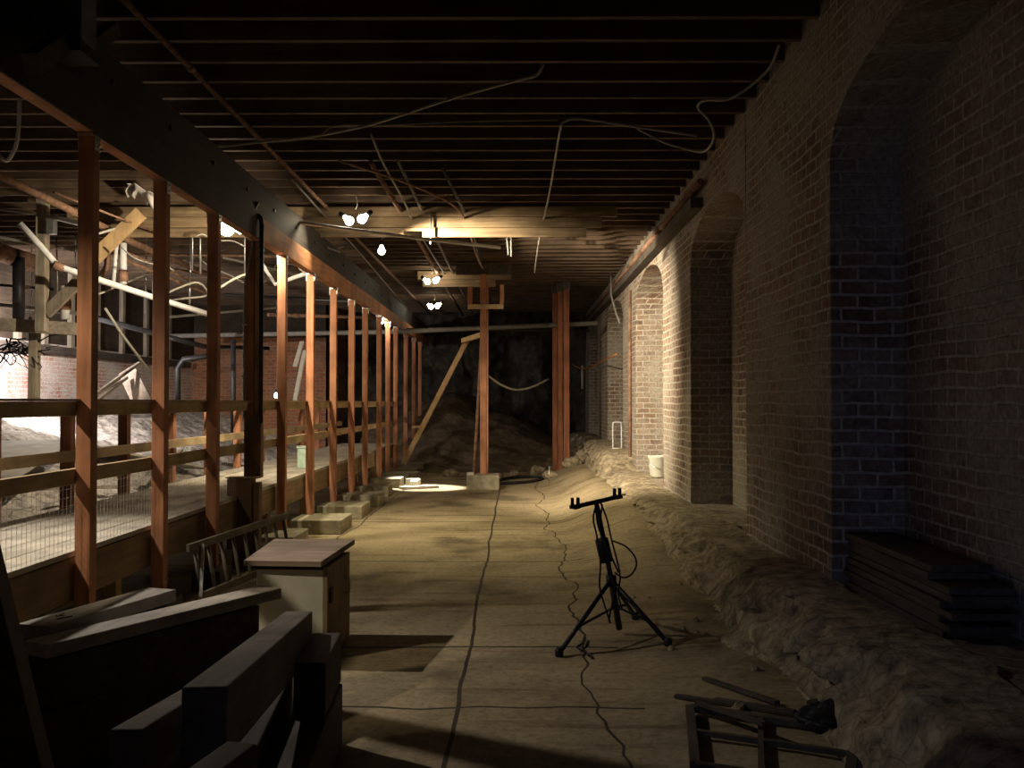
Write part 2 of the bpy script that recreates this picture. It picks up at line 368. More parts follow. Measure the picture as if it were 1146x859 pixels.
# ------------------------------------------------------------------ ceiling joists
JL = 'rough dark floor joist crossing the room overhead'
JY0, JS, JZ = 6.17, 0.406, 4.09
first = None; k = -9
ys = []
while JY0 + k * JS < 26.6:
    ys.append(JY0 + k * JS); k += 1
proto = None
for y in ys:
    lit = 11.4 < y < 13.4
    if proto is None:
        proto = MB().box((0, 0, 0), (2.05 - XL, 0.05, ZT - JZ)).build('ceiling_joist', M['joist']); o = proto
    else:
        o = proto.copy(); col.objects.link(o)
    o.location = ((2.03 + XL) / 2, y, (ZT + JZ) / 2 + random.uniform(-.004, .008)); o.rotation_euler = (random.uniform(-.03, .03), 0, 0)
    if lit: tag(o, 'ceiling joist lit yellow just beyond the twin work lights', 'joist', 'joists lit by the work lights')
    else: tag(o, JL, 'joist', 'ceiling joists')

# ------------------------------------------------------------------ girder line above the posts
seg_names = ['nearest', 'second', 'third', 'fourth', 'farthest']
edges = [1.6, 5.5, 9.15, 14.45, 19.85, 26.8]
for i, (a, c) in enumerate(zip(edges, edges[1:])):
    t = thing('header_beam', ['red fir header beam over the near end of the walkway, its side dark',
                              'red fir header beam over the second and third tall posts, below the ceiling',
                              'orange-lit header beam beyond the boxed post, bright on its side',
                              'header beam beyond the twin work lights, above the middle posts',
                              'header beam at the dark far end of the post row'][i], 'beam', (XP, (a + c) / 2, 3.15), 0, 'header beams over the post row')
    dz = [0.0, -0.012, 0.0, 0.008, 0.0][i]
    MB().span((-0.05, -(c - a) / 2 + .003, dz), (0.045, (c - a) / 2 - .003, 0.22 + dz)).build('timber', M['redbeam'], t, 0.004)
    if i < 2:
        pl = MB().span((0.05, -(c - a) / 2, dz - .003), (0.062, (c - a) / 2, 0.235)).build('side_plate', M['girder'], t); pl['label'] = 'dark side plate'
gt = thing('old_girder', 'old dark girder running the length of the room above the header beams', 'girder', (XP - 0.1, 14.2, 3.38))
MB().span((-0.16, -12.6, 0), (0.12, 12.6, 0.34)).build('timber', M['girder'], gt, 0.006)
b = MB()
for k in range(26): b.box((0.125, -12.3 + k * 0.98, 0.17), (0.02, 0.03, 0.03))
b.build('bolt_heads', M['dmetal'], gt)
t = thing('dropped_header', 'header of old planks hanging under the joists, lit by the twin work light', 'header', (-2.2, 12.05, 4.07), 0)
for k, (x0, x1, z0, z1) in enumerate([(-3.6, 3.5, -.13, 0), (-3.65, 3.3, -.265, -.135), (-3.3, 3.1, -.39, -.27)]):
    MB().span((x0, -.02 + .012 * k, z0), (x1, .02 + .012 * k, z1)).build('plank', M['oldplank'], t, .004)
MB().span((2.6, .03, -.39), (2.7, .08, 0)).build('cleat', M['darkwood'], t); MB().span((-1.9, .03, -.39), (-1.8, .08, 0)).build('cleat', M['darkwood'], t)
t = thing('dropped_header', 'short header of old planks above the farther twin work light', 'header', (-1.0, 18.0, 4.07), 0)
MB().span((-.9, -.02, -.16), (.9, .02, 0)).build('plank', M['oldplank'], t, .004); MB().span((-.8, -.01, -.3), (.6, .03, -.165)).build('plank', M['oldplank'], t, .004)
# stub column with knee braces above the girder
t = thing('stub_column', 'stub column tinted for bluish light, with knee braces above the near header beam', 'column', (-2.38, 4.98, 3.45))
MB().span((-0.09, -0.09, 0.0), (0.09, 0.09, 0.64)).build('shaft', plain('blue_light_tint', (0.2, 0.22, 0.3), 0.7), t, 0.006)  # blue cast of the light put into the shaft colour
MB().beam((0, -0.09, 0.0), (0, -0.42, -0.24), 0.08, 0.1).build('knee_brace', M['darkwood'], t)
MB().beam((0, 0.09, 0.0), (0, 0.5, 0.3), 0.08, 0.08).build('knee_brace', M['darkwood'], t)
MB().box((0, 0, -0.03), (0.2, 0.24, 0.06)).build('bearing_plate', M['dmetal'], t)

# ------------------------------------------------------------------ post row and pads
PY = [4.35, 5.56, 6.71, 7.88, 9.14, 10.2, 11.6, 13.06, 14.5, 15.8, 17.4, 18.6, 19.8, 21.6, 23.3, 24.8]
PH = 0.17
def post_label(i):
    base = ['post nearest the camera edge, behind the leaning dark timber',
            'tall red-brown timber post, first in view, left of the timber pile',
            'dark red timber post standing between the first post and the ladder end',
            'brown timber post just short of the glaring hanging lamp',
            '', 'bright yellow-lit timber post right beyond the boxed double post',
            'orange-lit timber post standing on a pad behind the cabinet']
    if i < len(base): return base[i]
    return ORD[i - 1] + ' timber post of the walkway row, counting from the timber pile'
def make_post(label):
    t = thing('timber_post', label, 'post', (0, 0, 0), 0, 'timber posts beside the walkway')
    MB().span((-0.045, -0.045, 0), (0.045, 0.045, 3.15 - PH - .018)).build('shaft', M['redpost'], t, 0.004)
    b = MB(); b.box((0, 0, 2.965), (0.1, 0.1, 0.012)); b.box((0.05, 0, 2.93), (0.004, 0.07, 0.1)); b.box((-0.05, 0, 2.93), (0.004, 0.07, 0.1))
    br = b.build('bracket', M['metal'], t); br['label'] = 'galvanised cap bracket'
    b = MB()
    for z in (2.9, 2.94, 0.12): b.tube([(0.045, 0, z), (0.062, 0, z)], 0.008, 6)
    b.build('bolts', M['metal'], t)
    return t
pp = None
for i, y in enumerate(PY):
    if i == 4: continue
    lab = post_label(i)
    if pp is None: pp = make_post(lab); pp.location = (XP, y, PH)
    else: dup(pp, (XP, y, PH), lab)
# boxed double post
t = thing('boxed_double_post', 'dark double post with plywood boxes round its foot, beside the glaring lamp', 'post', (XP, 9.14, PH))
MB().span((-0.09, -0.045, 0), (-0.002, 0.045, 2.96)).build('shaft', M['redpost'], t, 0.004)
MB().span((0.002, -0.03, 0.9), (0.06, 0.045, 2.96)).build('pale_shaft', M['palez'], t, 0.004)
q = MB(); q.span((-0.06, -0.16, 0.66), (0.10, -0.05, 1.25)); q.build('upper_box', M['ply'], t, 0.004)
MB().span((-0.17, -0.32, 0.0), (0.06, -0.165, 0.66)).build('lower_box', M['ply'], t, 0.004)
MB().span((0.065, -0.28, 0.0), (0.12, -0.165, 0.62)).build('side_board', M['ply'], t, 0.004)
MB().span((-0.18, -0.33, 0.665), (0.13, -0.17, 0.675)).build('ledge', M['palez'], t)
t2 = thing('black_downpipe', 'black vertical pipe right of the boxed double post', 'pipe', (XP + 0.095, 9.0, 0.9))
MB().tube([(0, 0, 0.45), (0, 0, 2.36)], 0.022, 10).build('pipe', M['dmetal'], t2)
MB().tube([(0, 0, 2.36), (-.01, 0, 2.42), (-0.04, 0, 2.45), (-0.09, 0.0, 2.46)], 0.022, 10, 4).build('elbow', M['dmetal'], t2)
t2 = thing('steel_conduit', 'thin shiny conduit up the left side of the boxed double post', 'conduit', (XP - 0.08, 9.05, 0.9))
MB().tube([(0, 0, 0.5), (0, 0, 1.6), (0.02, 0, 1.9), (0.06, 0.02, 2.15), (0.07, 0.02, 2.45), (0.12, 0.02, 2.6)], 0.013, 8, 4).build('pipe', M['metal'], t2)
b = MB(); b.box((0, 0.0, 0.9), (0.05, 0.03, 0.02)); b.box((0, 0.0, 1.4), (0.05, 0.03, 0.02)); b.build('straps', M['metal'], t2)

pads = []
pw = None
for i, y in enumerate(PY):
    x0, x1, y0, y1 = (-2.66, -2.05, -0.58, 0.12)
    if i < 4: x1 = -2.42; y0 = -0.2
    if i == 4: x1 = -2.4; y0 = -0.36
    if i == 5: x0, x1 = -2.66, -2.28
    if i > 8: x0, x1, y0 = -2.66, -2.1, -0.4
    lab = {4: 'squat concrete pad under the boxed double post', 5: 'small concrete pad behind the cabinet top', 6: 'pale concrete pad jutting out right behind the cabinet', 7: 'second pale concrete pad jutting onto the floor past the cabinet', 8: 'long concrete pad, third to jut onto the open floor'}.get(i, 'concrete pad under the %s post of the walkway row' % ORD[max(i - 1, 0)] if i else 'concrete pad under the post at the picture edge')
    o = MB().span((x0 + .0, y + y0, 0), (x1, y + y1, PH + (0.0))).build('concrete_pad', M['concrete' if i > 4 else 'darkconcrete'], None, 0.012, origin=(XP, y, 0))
    tag(o, lab, 'concrete pad', 'concrete pads under the posts')

# ------------------------------------------------------------------ walkway
DZ, DX0, DX1, DY0, DY1 = 0.67, -3.76, -2.62, 1.5, 20.2
t = thing('raised_walkway', 'raised plywood walkway running behind the row of posts', 'walkway', (-3.2, 10, 0))
b = MB()
nb = 5; w = (DX1 - DX0) / nb
yy = DY0
for k in range(nb):
    yq = DY0 - random.uniform(0, 1.5)
    while yq < DY1:
        ye = min(DY1, yq + 3.6)
        b.span((DX0 + k * w + .004 + 3.2, yq + .004 - 10, DZ - .035 + random.uniform(0, .005)), (DX0 + (k + 1) * w - .004 + 3.2, ye - .004 - 10, DZ)); yq = ye
b.build('deck_boards', M['deck'], t)
MB().span((DX1 + 3.2 - .045, DY0 - 10, DZ - .29), (DX1 + 3.2, DY1 - 10, DZ - .038)).build('side_beam', M['fascia'], t, .004)
MB().span((DX0 + 3.2, DY0 - 10, DZ - .29), (DX0 + 3.2 + .045, DY1 - 10, DZ - .038)).build('side_beam', M['fascia'], t, .004)
for k in range(10):
    yy = 2.5 + k * 1.9
    for xx in (DX1 - .09, DX0 + .09):
        MB().span((xx + 3.2 - .045, yy - 10 - .045, 0), (xx + 3.2 + .045, yy - 10 + .045, DZ - .29)).build('leg', M['palez'], t)
    MB().span((DX0 + 3.25, yy - 10 + .05, DZ - .2), (DX1 + 3.15, yy - 10 + .09, DZ - .04)).build('cross_joist', M['paley'], t)
# near railing fixed to the posts
t = thing('near_railing', 'brown timber railing with fine wire mesh fixed along the tall posts', 'railing', (-2.62, 11, DZ))
for nm, z0, z1 in (('top_rail', 0.80, 0.885), ('middle_rail', 0.40, 0.49)):
    b = MB()
    for a, c in ((2.0, 7.86), (7.9, 13.05), (13.1, 19.8)): b.span((-0.012, a - 11, z0), (0.024, c - 11, z1))
    b.build(nm, M['greywood'] if nm == 'x' else M['paley'], t, .003)
MB().span((-0.03, -9, .886), (0.05, 8.8, .90)).build('cap_rail', M['paley'], t)
b = MB()
for k in range(int((9.0 - 3.2) / 0.05)):
    y = 3.2 + k * 0.05 - 11; b.box((-0.016, y, 0.24), (0.0016, 0.0016, 0.48))
for k in range(9): b.box((-0.016, (3.2 + 9) / 2 - 11, 0.02 + k * 0.05), (0.0014, 5.8, 0.0014))
b.build('wire_mesh', M['metal'], t)
# far railing with its own posts
t = thing('far_railing', 'pale pine railing with short posts along the far side of the walkway', 'railing', (DX0, 11, DZ))
b = MB(); b.span((0, -9, .80), (0.04, 9, .885)); b.build('top_rail', M['paley'], t, .003)
b = MB(); b.span((0, -9, .385), (0.04, 9, .475)); b.build('middle_rail', M['paley'], t, .003)
for y in [5.6, 6.8, 7.95, 9.1, 10.33, 11.6, 12.8, 14.0, 15.3, 16.6, 17.9, 19.2]:
    MB().span((-0.092, y - 11 - .045, -0.3), (-0.002, y - 11 + .045, .88)).build('railing_post', M['redpost'], t, .003)
p = at(340, 527, 12.6)
t = thing('pale_crate', 'small pale green crate standing on the walkway deck', 'crate', (-2.85, 12.6, DZ))
MB().span((-0.07, -0.1, 0), (0.07, 0.1, 0.27)).build('body', plain('pale_green_plastic', (0.45, 0.6, 0.5), .5), t, .008)
MB().span((-0.08, -0.11, 0.27), (0.08, 0.11, 0.295)).build('rim', plain('pale_green_rim', (0.5, 0.62, 0.52), .5), t, .004)

# ------------------------------------------------------------------ lamps
EM = {}
def lampmat(s, c=(1.0, 0.86, 0.62)):
    k = (s, c)
    if k not in EM: EM[k] = glow('lit_bulb', c, s)
    return EM[k]
def bulb_prof(r): return [(0.1 * r, 1.75 * r), (.42 * r, 1.7 * r), (.45 * r, 1.3 * r), (.62 * r, .95 * r), (.92 * r, .45 * r), (1.0 * r, 0), (.92 * r, -.42 * r), (.6 * r, -.8 * r), (.05 * r, -1.0 * r)]
def hanging_lamp(name, label, p, top, strength, r=0.05, group=None, tilt=None, n=1, c=(1.0, 0.86, 0.62), shade=False):
    t = thing(name, label, 'lamp', p, 0, group)
    offs = [(0, 0)] if n == 1 else [(-.075, .0), (.075, .02)]
    for dx, dzz in offs:
        rot = Euler(tilt or (0, 0, 0)).to_matrix()
        if n > 1: rot = Euler((0, (-.9 if dx > 0 else .9) * -1, 0)).to_matrix() @ rot
        o = Vector((dx, 0, dzz))
        MB().lathe(bulb_prof(r), o, 20, rot).build('bulb', lampmat(strength, c), t)
        MB().lathe([(.5 * r, 1.6 * r), (.55 * r, 1.65 * r), (.55 * r, 2.6 * r), (.35 * r, 2.9 * r)], o, 14, rot).build('socket', M['black'], t)
        if shade:
            MB().lathe([(.6 * r, 2.2 * r), (1.0 * r, 1.9 * r), (1.9 * r, .9 * r), (1.86 * r, .9 * r), (.97 * r, 1.84 * r), (.55 * r, 2.12 * r)], o, 20, rot).build('reflector', M['metal'], t)
    tp = Vector(top) - Vector(p)
    MB().tube([(0, 0, 2.6 * r), (tp.x * .3 + .02, tp.y * .3, 2.6 * r + (tp.z - 2.6 * r) * .4), tp], 0.007, 6, 5).build('cord', M['cable'], t)
    return t
WARM = (1.0, 0.84, 0.58)
def up(p, z=4.08): return (p[0], p[1], z)
def spot(t, off, target, power, ang=120, blend=.8, c=WARM, r=.04):
    """the beam thrown by a flood bulb of lamp t"""
    l = bpy.data.lights.new('flood_beam', 'SPOT'); l.energy = power; l.spot_size = R(ang); l.spot_blend = blend; l.color = c; l.shadow_soft_size = r
    o = bpy.data.objects.new('flood_beam', l); col.objects.link(o)
    p = Vector(t.location) + Vector(off); o.location = p
    o.rotation_euler = (Vector(target) - p).to_track_quat('-Z', 'Y').to_euler()
p = at(398, 247, 11.35); t = hanging_lamp('twin_work_light', 'glaring twin work light under the joists right of the header beam', p, up(p), 26, .055, 'work lights', None, 2)
spot(t, (.16, .1, -.2), (2.0, 14.6, 1.9), 3300, 82, 1.0)
spot(t, (-.02, 0, -.12), (-.2, 11.2, 0), 440, 100, 1.0, (1.0, .86, .5))
spot(t, (.0, .12, .05), (-.2, 12.6, 3.6), 16, 120, 1.0)
spot(t, (-.14, -.1, -.06), (-2.5, 10.9, 3.2), 60, 110, 1.0)
p = at(427, 281, 12.6); hanging_lamp('hanging_bulb', 'single bare bulb hanging lower, just right of the twin work light', p, up(p), 18, .05)
p = at(262, 255, 9.75); t = hanging_lamp('twin_work_light', 'large glaring work light left of the header beam, above the walkway', p, up(p), 26, .085, 'work lights', None, 2)
spot(t, (.05, .2, -.08), (-2.6, 12.5, 1.6), 420, 130, 1.0)
spot(t, (-.2, .1, -.08), (-6.0, 13.0, 1.5), 420, 130, 1.0)
p = at(483, 315, 17.6); hanging_lamp('twin_work_light', 'farther twin work light, upper of the two small pairs', p, up(p), 50, .055, 'work lights', None, 2)
p = at(486, 343, 22.0); hanging_lamp('twin_work_light', 'farthest twin work light, lower of the two small pairs', p, up(p), 50, .06, 'work lights', None, 2)
p = at(426, 360, 18.15); t = hanging_lamp('post_work_light', 'work light blazing against a far post of the walkway row', p, (p.x, p.y, 3.2), 220, .055, None, None, 1)
spot(t, (.12, -.1, -.12), (-1.65, 17.1, 0), 2600, 26, .5, (1, .93, .78))
p = Vector((-4.0, 3.6, 3.0)); t = hanging_lamp('walkway_lamp', 'bulb over the near end of the walkway, outside the picture', p, up(p), 10, .05)
spot(t, (.1, .05, -.1), (-2.3, 5.6, .8), 210, 64, .8)
p = Vector((-4.0, 6.4, 3.45)); t = hanging_lamp('walkway_lamp', 'bulb over the walkway level with the cabinet, just outside the picture', p, up(p), 12, .055, None, None, 1, (1.0, .87, .68))
spot(t, (.05, -.05, -.12), (-2.3, 5.2, 0), 400, 86, 1.0, (1.0, .9, .76), .03)
p = at(34, 364, 14.2); t = hanging_lamp('side_bay_lamp', 'bulb before the whitewashed brick wall, hidden by the knee-braced frame', p, up(p), 60, .045, None, None, 1, (1.0, .9, .84))
spot(t, (-.09, .06, -.04), (-8.5, 16.8, 1.7), 700, 150, .6, (1.0, .9, .84))
spot(t, (.03, -.03, -.1), (-6.5, 13.6, 0), 110, 112, .8, (1.0, .92, .84))
spot(t, (-.05, -.1, .0), (-8.2, 12.6, 2.9), 60, 120, .8, (1.0, .92, .84))
p = at(183, 386, 17.5); hanging_lamp('side_bay_lamp', 'bulb in the side bay behind the second post', p, up(p), 160, .04)
p = at(309, 443, 22.6); hanging_lamp('side_bay_lamp', 'low bulb behind the posts lighting the orange end brick', p, up(p), 90, .05)

# added blue fill light at the unseen opening behind the camera
w = bpy.data.worlds.new('dusk'); sc.world = w; w.use_nodes = True
w.node_tree.nodes['Background'].inputs[0].default_value = (0.16, 0.26, 0.6, 1); w.node_tree.nodes['Background'].inputs[1].default_value = 0.02
ld = bpy.data.lights.new('blue_fill', 'AREA'); ld.shape = 'RECTANGLE'; ld.size = 1.1; ld.size_y = 2.1; ld.energy = 1.9; ld.color = (0.46, 0.58, 1.0)
lo = bpy.data.objects.new('blue_fill', ld); col.objects.link(lo); lo.location = (-1.2, YB + .02, 1.25); lo.rotation_euler = Vector((3.9, 8.0, -.35)).to_track_quat('-Z', 'Y').to_euler(); ld.spread = R(46)

# ------------------------------------------------------------------ pipes, conduits and cables
def pipe(name, label, pts, r, m, cat='pipe', smooth=0, seg=8, group=None, fittings=()):
    t = thing(name, label, cat, Vector(pts[0]), 0, group)
    o = Vector(pts[0])
    MB().tube([Vector(p) - o for p in pts], r, seg, smooth).build({'pipe': 'pipe', 'cable': 'cable', 'conduit': 'tube'}.get(cat, 'run'), m, t)
    P = [Vector(p) - o for p in pts]
    for f in fittings:
        a = P[0].lerp(P[-1], f) if len(P) == 2 else P[f]
        d = (P[-1] - P[0]).normalized()
        MB().tube([a - d * r * 1.6, a + d * r * 1.6], r * 1.35, seg).build('coupling', M['rust'] if m is not M['metal'] else M['metal'], t)
    return t
def line(name, label, pts, r, m, cat='cable', smooth=5):
    p0 = Vector(pts[0]); o = MB().tube(pts, r, 6, smooth).build(name, m, None, 0, origin=p0)
    return tag(o, label, cat)
pipe('ceiling_pipe', 'long thin pipe under the joists above the old girder', [(-2.42, 2, 4.03), (-2.42, 26.5, 4.03)], .022, M['rust'], fittings=(.2, .4, .6))
pipe('ceiling_pipe', 'long pipe under the joists, left of the ceiling middle', [(-1.5, 9.6, 4.02), (-1.5, 26.5, 4.0)], .03, M['rust'], fittings=(.1, .35))
pipe('ceiling_pipe', 'thin pipe running beside the ceiling middle pipe', [(-1.22, 9.6, 4.03), (-1.22, 26.5, 4.03)], .018, M['greycable'], fittings=(.3,))
pipe('ceiling_pipe', 'thin dark pipe nearest the ceiling centre over the far floor', [(-.78, 9.8, 4.02), (-.62, 13, 4.0), (-.62, 26.5, 4.0)], .02, M['dmetal'])
pipe('light_conduit', 'pale conduit crossing from the header beam past the twin work light', [at(318, 246, 10.8), at(335, 249, 10.9), at(480, 268, 11.6), at(560, 277, 12.0)], .021, M['whitepipe'], 'conduit')
o = MB().box((0, 0, 0), (.23, .06, .07)).build('wood_block', M['paley'], None, .004); o.location = at(462, 262, 11.52); tag(o, 'small bright wood block on the pale conduit below the ceiling', 'block')
pipe('wall_pipe', 'upper dark pipe along the top of the arched brick wall', [(1.93, 9.8, 3.86), (1.93, 26.5, 3.86)], .04, M['rust'], fittings=(.15, .5))
t = thing('wall_ledger', 'dark ledger timber along the arched brick wall under the pipe', 'ledger', (1.93, 17, 3.68))
MB().span((-.07, -7, -.05), (.065, 9.5, .06)).build('timber', M['darkwood'], t, .005)
pipe('cross_pipe', 'dark pipe spanning the far end between the post row and brick wall', [at(180, 376, 20), at(445, 371, 20), at(668, 361.5, 20)], .05, M['greycable'])
pipe('cross_pipe', 'second dark pipe high across the far end', [at(455, 368, 20.6), at(660, 370, 20.9)], .02, M['dmetal'])
pipe('rust_riser', 'orange-rusted riser pipe up the pier beside the lit arch', [(1.97, 16.3, .3), (1.97, 16.3, 3.5)], .03, M['rust'], fittings=())
line('ceiling_cable', 'pale cable slanting across the joists from the girder to ceiling middle', [at(168, 154, 8.2), at(210, 160, 8.6), at(240, 164, 8.6), at(300, 158, 8.4), at(355, 152, 8.2), at(420, 138, 7.9), at(500, 112, 7.3), at(575, 91, 6.9), at(600, 84, 6.8), at(608, 72, 6.72)], .011, M['cable'])
line('ceiling_cable', 'second pale cable meeting the slanting one over the girder', [at(180, 165, 8.8), at(240, 163, 8.7), at(345, 155, 8.3), at(375, 141, 8.0), at(430, 140, 8.0), at(520, 136, 8.1), at(625, 134, 8.1)], .007, M['greycable'])
line('drop_cable', 'cable bent down from the joists near the middle of the room', [at(780, 152, 8.0), at(700, 140, 8.05), at(650, 133, 8.1), at(632, 136, 8.1), at(626, 150, 8.3), at(615, 215, 10.4), at(604, 265, 13.4), at(598, 305, 16)], .011, M['cable'])
line('drop_cable', 'looping cable hanging off the joists at the right brick wall', [at(872, 50, 6.5), at(862, 75, 6.7), at(840, 96, 6.9), at(815, 111, 7.0), at(790, 112, 7.1), at(781, 120, 7.2), at(793, 134, 7.3), at(799, 150, 7.5), at(795, 163, 7.7), at(785, 170, 8.0), at(765, 166, 8.2), at(740, 158, 8.3), at(712, 143, 8.3)], .011, M['cable'])
line('sagging_cord', 'cord sagging between the centre post and the far red posts', [at(546, 420, 17.2), at(560, 430, 17.6), at(577, 436, 18.2), at(595, 433, 19), at(614, 424, 19.8)], .02, M['cable'])
line('orange_cord', 'orange cord looped along the far right brick wall', [at(641, 408, 24), at(650, 412, 23), at(662, 411, 21.5), at(672, 405, 20.2), at(690, 396, 17.5)], .014, M['orange'])
line('ceiling_wire', 'thin wire trailing along the ceiling toward the far lamps', [at(326, 200, 9.9), at(372, 251, 12.6), at(400, 280, 15), at(455, 345, 20)], .012, M['greycable'])
line('ceiling_wire', 'bent wire curving below the lit ceiling patch', [at(415, 150, 8.6), at(430, 185, 9.6), at(452, 225, 11.3), at(470, 262, 13), at(500, 310, 18.5)], .012, M['greycable'])
line('ceiling_wire', 'curved wire left of the middle pipe under the joists', [at(380, 180, 9.2), at(450, 203, 10.2), at(505, 228, 11.2), at(522, 250, 12.4), at(533, 285, 15), at(540, 300, 16.2)], .014, M['rust'])
pipe('hanging_rod', 'short pale rod hanging under the ceiling right of the wood block', [at(482, 238, 12), at(482, 273, 12)], .012, M['greycable'])
pipe('hanging_rod', 'left of two rods hanging in the dark ceiling centre', [at(567, 262, 13.5), at(569, 285, 13.5)], .012, M['greycable'])
pipe('hanging_rod', 'right of two rods hanging in the dark ceiling centre', [at(572, 262, 13.5), at(572, 287, 13.5)], .012, M['greycable'])
# side bay clutter on the left
pipe('rusty_bay_pipe', 'rusty pipe sloping down through the side bay below the joists', [at(-30, 182, 9.3), at(95, 243, 11), at(150, 272, 12.2), at(232, 307, 14.5)], .045, M['rust'], fittings=(1,))
pipe('rusty_bay_pipe', 'thick rusty lagged pipe at the left edge of the bay', [at(-20, 276, 13), at(45, 297, 13.8)], .10, M['rust'], fittings=(.3, .7))
pipe('white_bay_pipe', 'white pipe bending down across the side bay', [at(22, 250, 10.8), at(45, 275, 10.9), at(65, 298, 11), at(105, 311, 11.2), at(170, 332, 11.8), at(232, 351, 12.5)], .04, M['whitepipe'], fittings=(2,))
pipe('thin_bay_pipe', 'upper of the two thin pipes behind the second post', [at(138, 281, 12.5), at(235, 323, 14)], .02, M['rust'])
pipe('thin_bay_pipe', 'lower of the two thin pipes behind the second post', [at(138, 290, 12.5), at(235, 330, 14)], .025, M['rust'])
pipe('vertical_bay_pipe', 'left white vertical pipe rising off the sloping white pipe', [at(131, 268, 11.7), at(127, 316, 11.7)], .025, M['whitepipe'])
pipe('vertical_bay_pipe', 'right white vertical pipe rising off the sloping white pipe', [at(138, 272, 11.8), at(138, 318, 11.8)], .045, M['whitepipe'], fittings=(.8,))
pipe('vertical_bay_pipe', 'white stub pipe in front of the knee-braced frame', [at(73, 320, 12.2), at(73, 357, 12.2)], .06, M['whitepipe'], fittings=(.5,))
pipe('vertical_bay_pipe', 'black vertical pipe at the left edge of the bay', [at(21, 288, 13.4), at(21, 362, 13.4)], .085, M['dmetal'])
pipe('vertical_bay_pipe', 'thin rod hanging between the second and third posts', [at(213, 305, 13), at(212, 340, 13)], .014, M['metal'])
pipe('vertical_bay_pipe', 'rusty elbowed riser left of the white vertical pipes', [at(121, 280, 12), at(120, 297, 12), at(114, 308, 12)], .04, M['rust'])
pipe('bay_cable', 'grey cable looping between second and third posts', [at(183, 330, 12.5), at(200, 322, 12.6), at(222, 316, 12.7), at(232, 330, 13), at(205, 334, 13), at(183, 337, 13.2)], .014, M['cable'], 'cable', 5)
pipe('bay_cable', 'pale cable slanting down in front of the bay brickwork', [at(118, 345, 12), at(135, 372, 12.4), at(168, 416, 13)], .018, M['cable'], 'cable')
pipe('bay_cable', 'cable sagging between third post and boxed post', [at(246, 322, 12), at(262, 312, 12), at(280, 305, 12), at(296, 300, 12)], .016, M['cable'], 'cable', 4)
pipe('bay_cable', 'wire rising under the header beam behind the bright post', [at(330, 290, 12.5), at(335, 300, 12.5), at(342, 305, 12.4)], .014, M['cable'], 'cable', 4)
pipe('bay_pipe_run', 'pale pipe sloping behind the two brightest posts', [at(290, 290, 12.5), at(308, 318, 13), at(350, 303, 12.6)], .03, M['whitepipe'])
pipe('bay_pipe_run', 'long thin rust pipe across the bay behind third and boxed posts', [at(110, 284, 14), at(380, 288, 14)], .018, M['rust'])
pipe('bay_pipe_run', 'dark pipe along the brick wall at the height of the lower frame', [at(105, 355, 15.5), at(230, 388, 19), at(300, 390, 21)], .05, M['dmetal'])
pipe('bay_pipe_run', 'dark elbow pipe dropping down the left brick wall', [at(235, 398, 17), at(205, 402, 17), at(199, 412, 17), at(199, 448, 17)], .05, M['dmetal'])
pipe('bay_pipe_run', 'dark standpipe before the brick behind the third post', [at(261, 380, 18), at(261, 486, 18)], .05, M['dmetal'])
pipe('left_hook_cord', 'white lamp cord looping at the left edge below the joists', [at(22, 110, 5.6), at(21, 140, 5.6), at(18, 162, 5.6), at(10, 178, 5.6), at(4, 178, 5.6), at(-6, 168, 5.6)], .012, M['whitepipe'], 'cable', 5)
for k in range(9):
    x0 = random.uniform(100, 330); y0 = random.uniform(245, 300); Y = random.uniform(11, 16)
    pts = [at(x0, y0, Y)]
    for s in range(4): x0 += random.uniform(8, 24); y0 += random.uniform(-9, 14); pts.append(at(x0, y0, Y + s * .2))
    line('loose_wire', 'thin loose wire strung among the pipes in the side bay', pts, .009, M['greycable'])['group'] = 'loose wires in the side bay'

random.seed(21)
for k, (x0, y0, x1, y1, Y0, Y1, r_, m_, lab) in enumerate([
    (-20, 232, 235, 262, 12, 14, .018, 'greycable', 'thin straight grey pipe high across the side bay'),
    (-20, 262, 100, 283, 12.5, 13.5, .022, 'greycable', 'grey pipe left of the first post below the white one'),
    (-10, 318, 60, 324, 13.6, 13.8, .022, 'dmetal', 'dark pipe crossing the studs at the left edge'),
    (-10, 340, 100, 352, 13.6, 14, .03, 'greycable', 'grey pipe low across the studs at the left edge'),
    (185, 262, 300, 246, 13, 14.5, .016, 'greycable', 'thin pipe rising toward the glaring lamp'),
    (188, 300, 300, 318, 14, 15.5, .018, 'rust', 'rust pipe behind the third post'),
    (185, 355, 310, 344, 15, 17, .022, 'greycable', 'grey pipe low behind the third post'),
    (250, 330, 420, 338, 15, 19, .03, 'dmetal', 'dark pipe passing behind the bright posts'),
    (250, 288, 430, 330, 14, 20, .02, 'greycable', 'grey pipe descending behind the bright posts'),
    (60, 215, 180, 262, 10, 12, .014, 'rust', 'thin rust line under the joists behind first post'),
    (300, 352, 440, 356, 18, 21, .035, 'rust', 'far rust pipe behind the post row'),
    (108, 330, 180, 300, 12, 13.5, .014, 'cable', 'pale wire climbing right of the first post'),
    (108, 262, 180, 240, 11, 12.5, .014, 'cable', 'pale wire climbing to the dropped header')]):
    pipe('cluttered_bay_pipe', lab, [at(x0, y0, Y0), at(x1, y1, Y1)], r_, M[m_], fittings=(random.uniform(.2, .8),))
for k in range(9):
    x = random.choice([30, 66, 84, 112, 150, 168, 215, 228, 262, 270, 340]) + random.uniform(-4, 4); Y = random.uniform(12, 15); y0 = 450 - 2.5 * FPX / Y
    pipe('hanger_rod', 'thin hanger rod dropping from the joists in the side bay', [at(x, y0, Y), at(x + random.uniform(-2, 2), y0 + random.uniform(45, 95), Y)], random.uniform(.008, .016), M['metal'], group='hanger rods in the side bay')
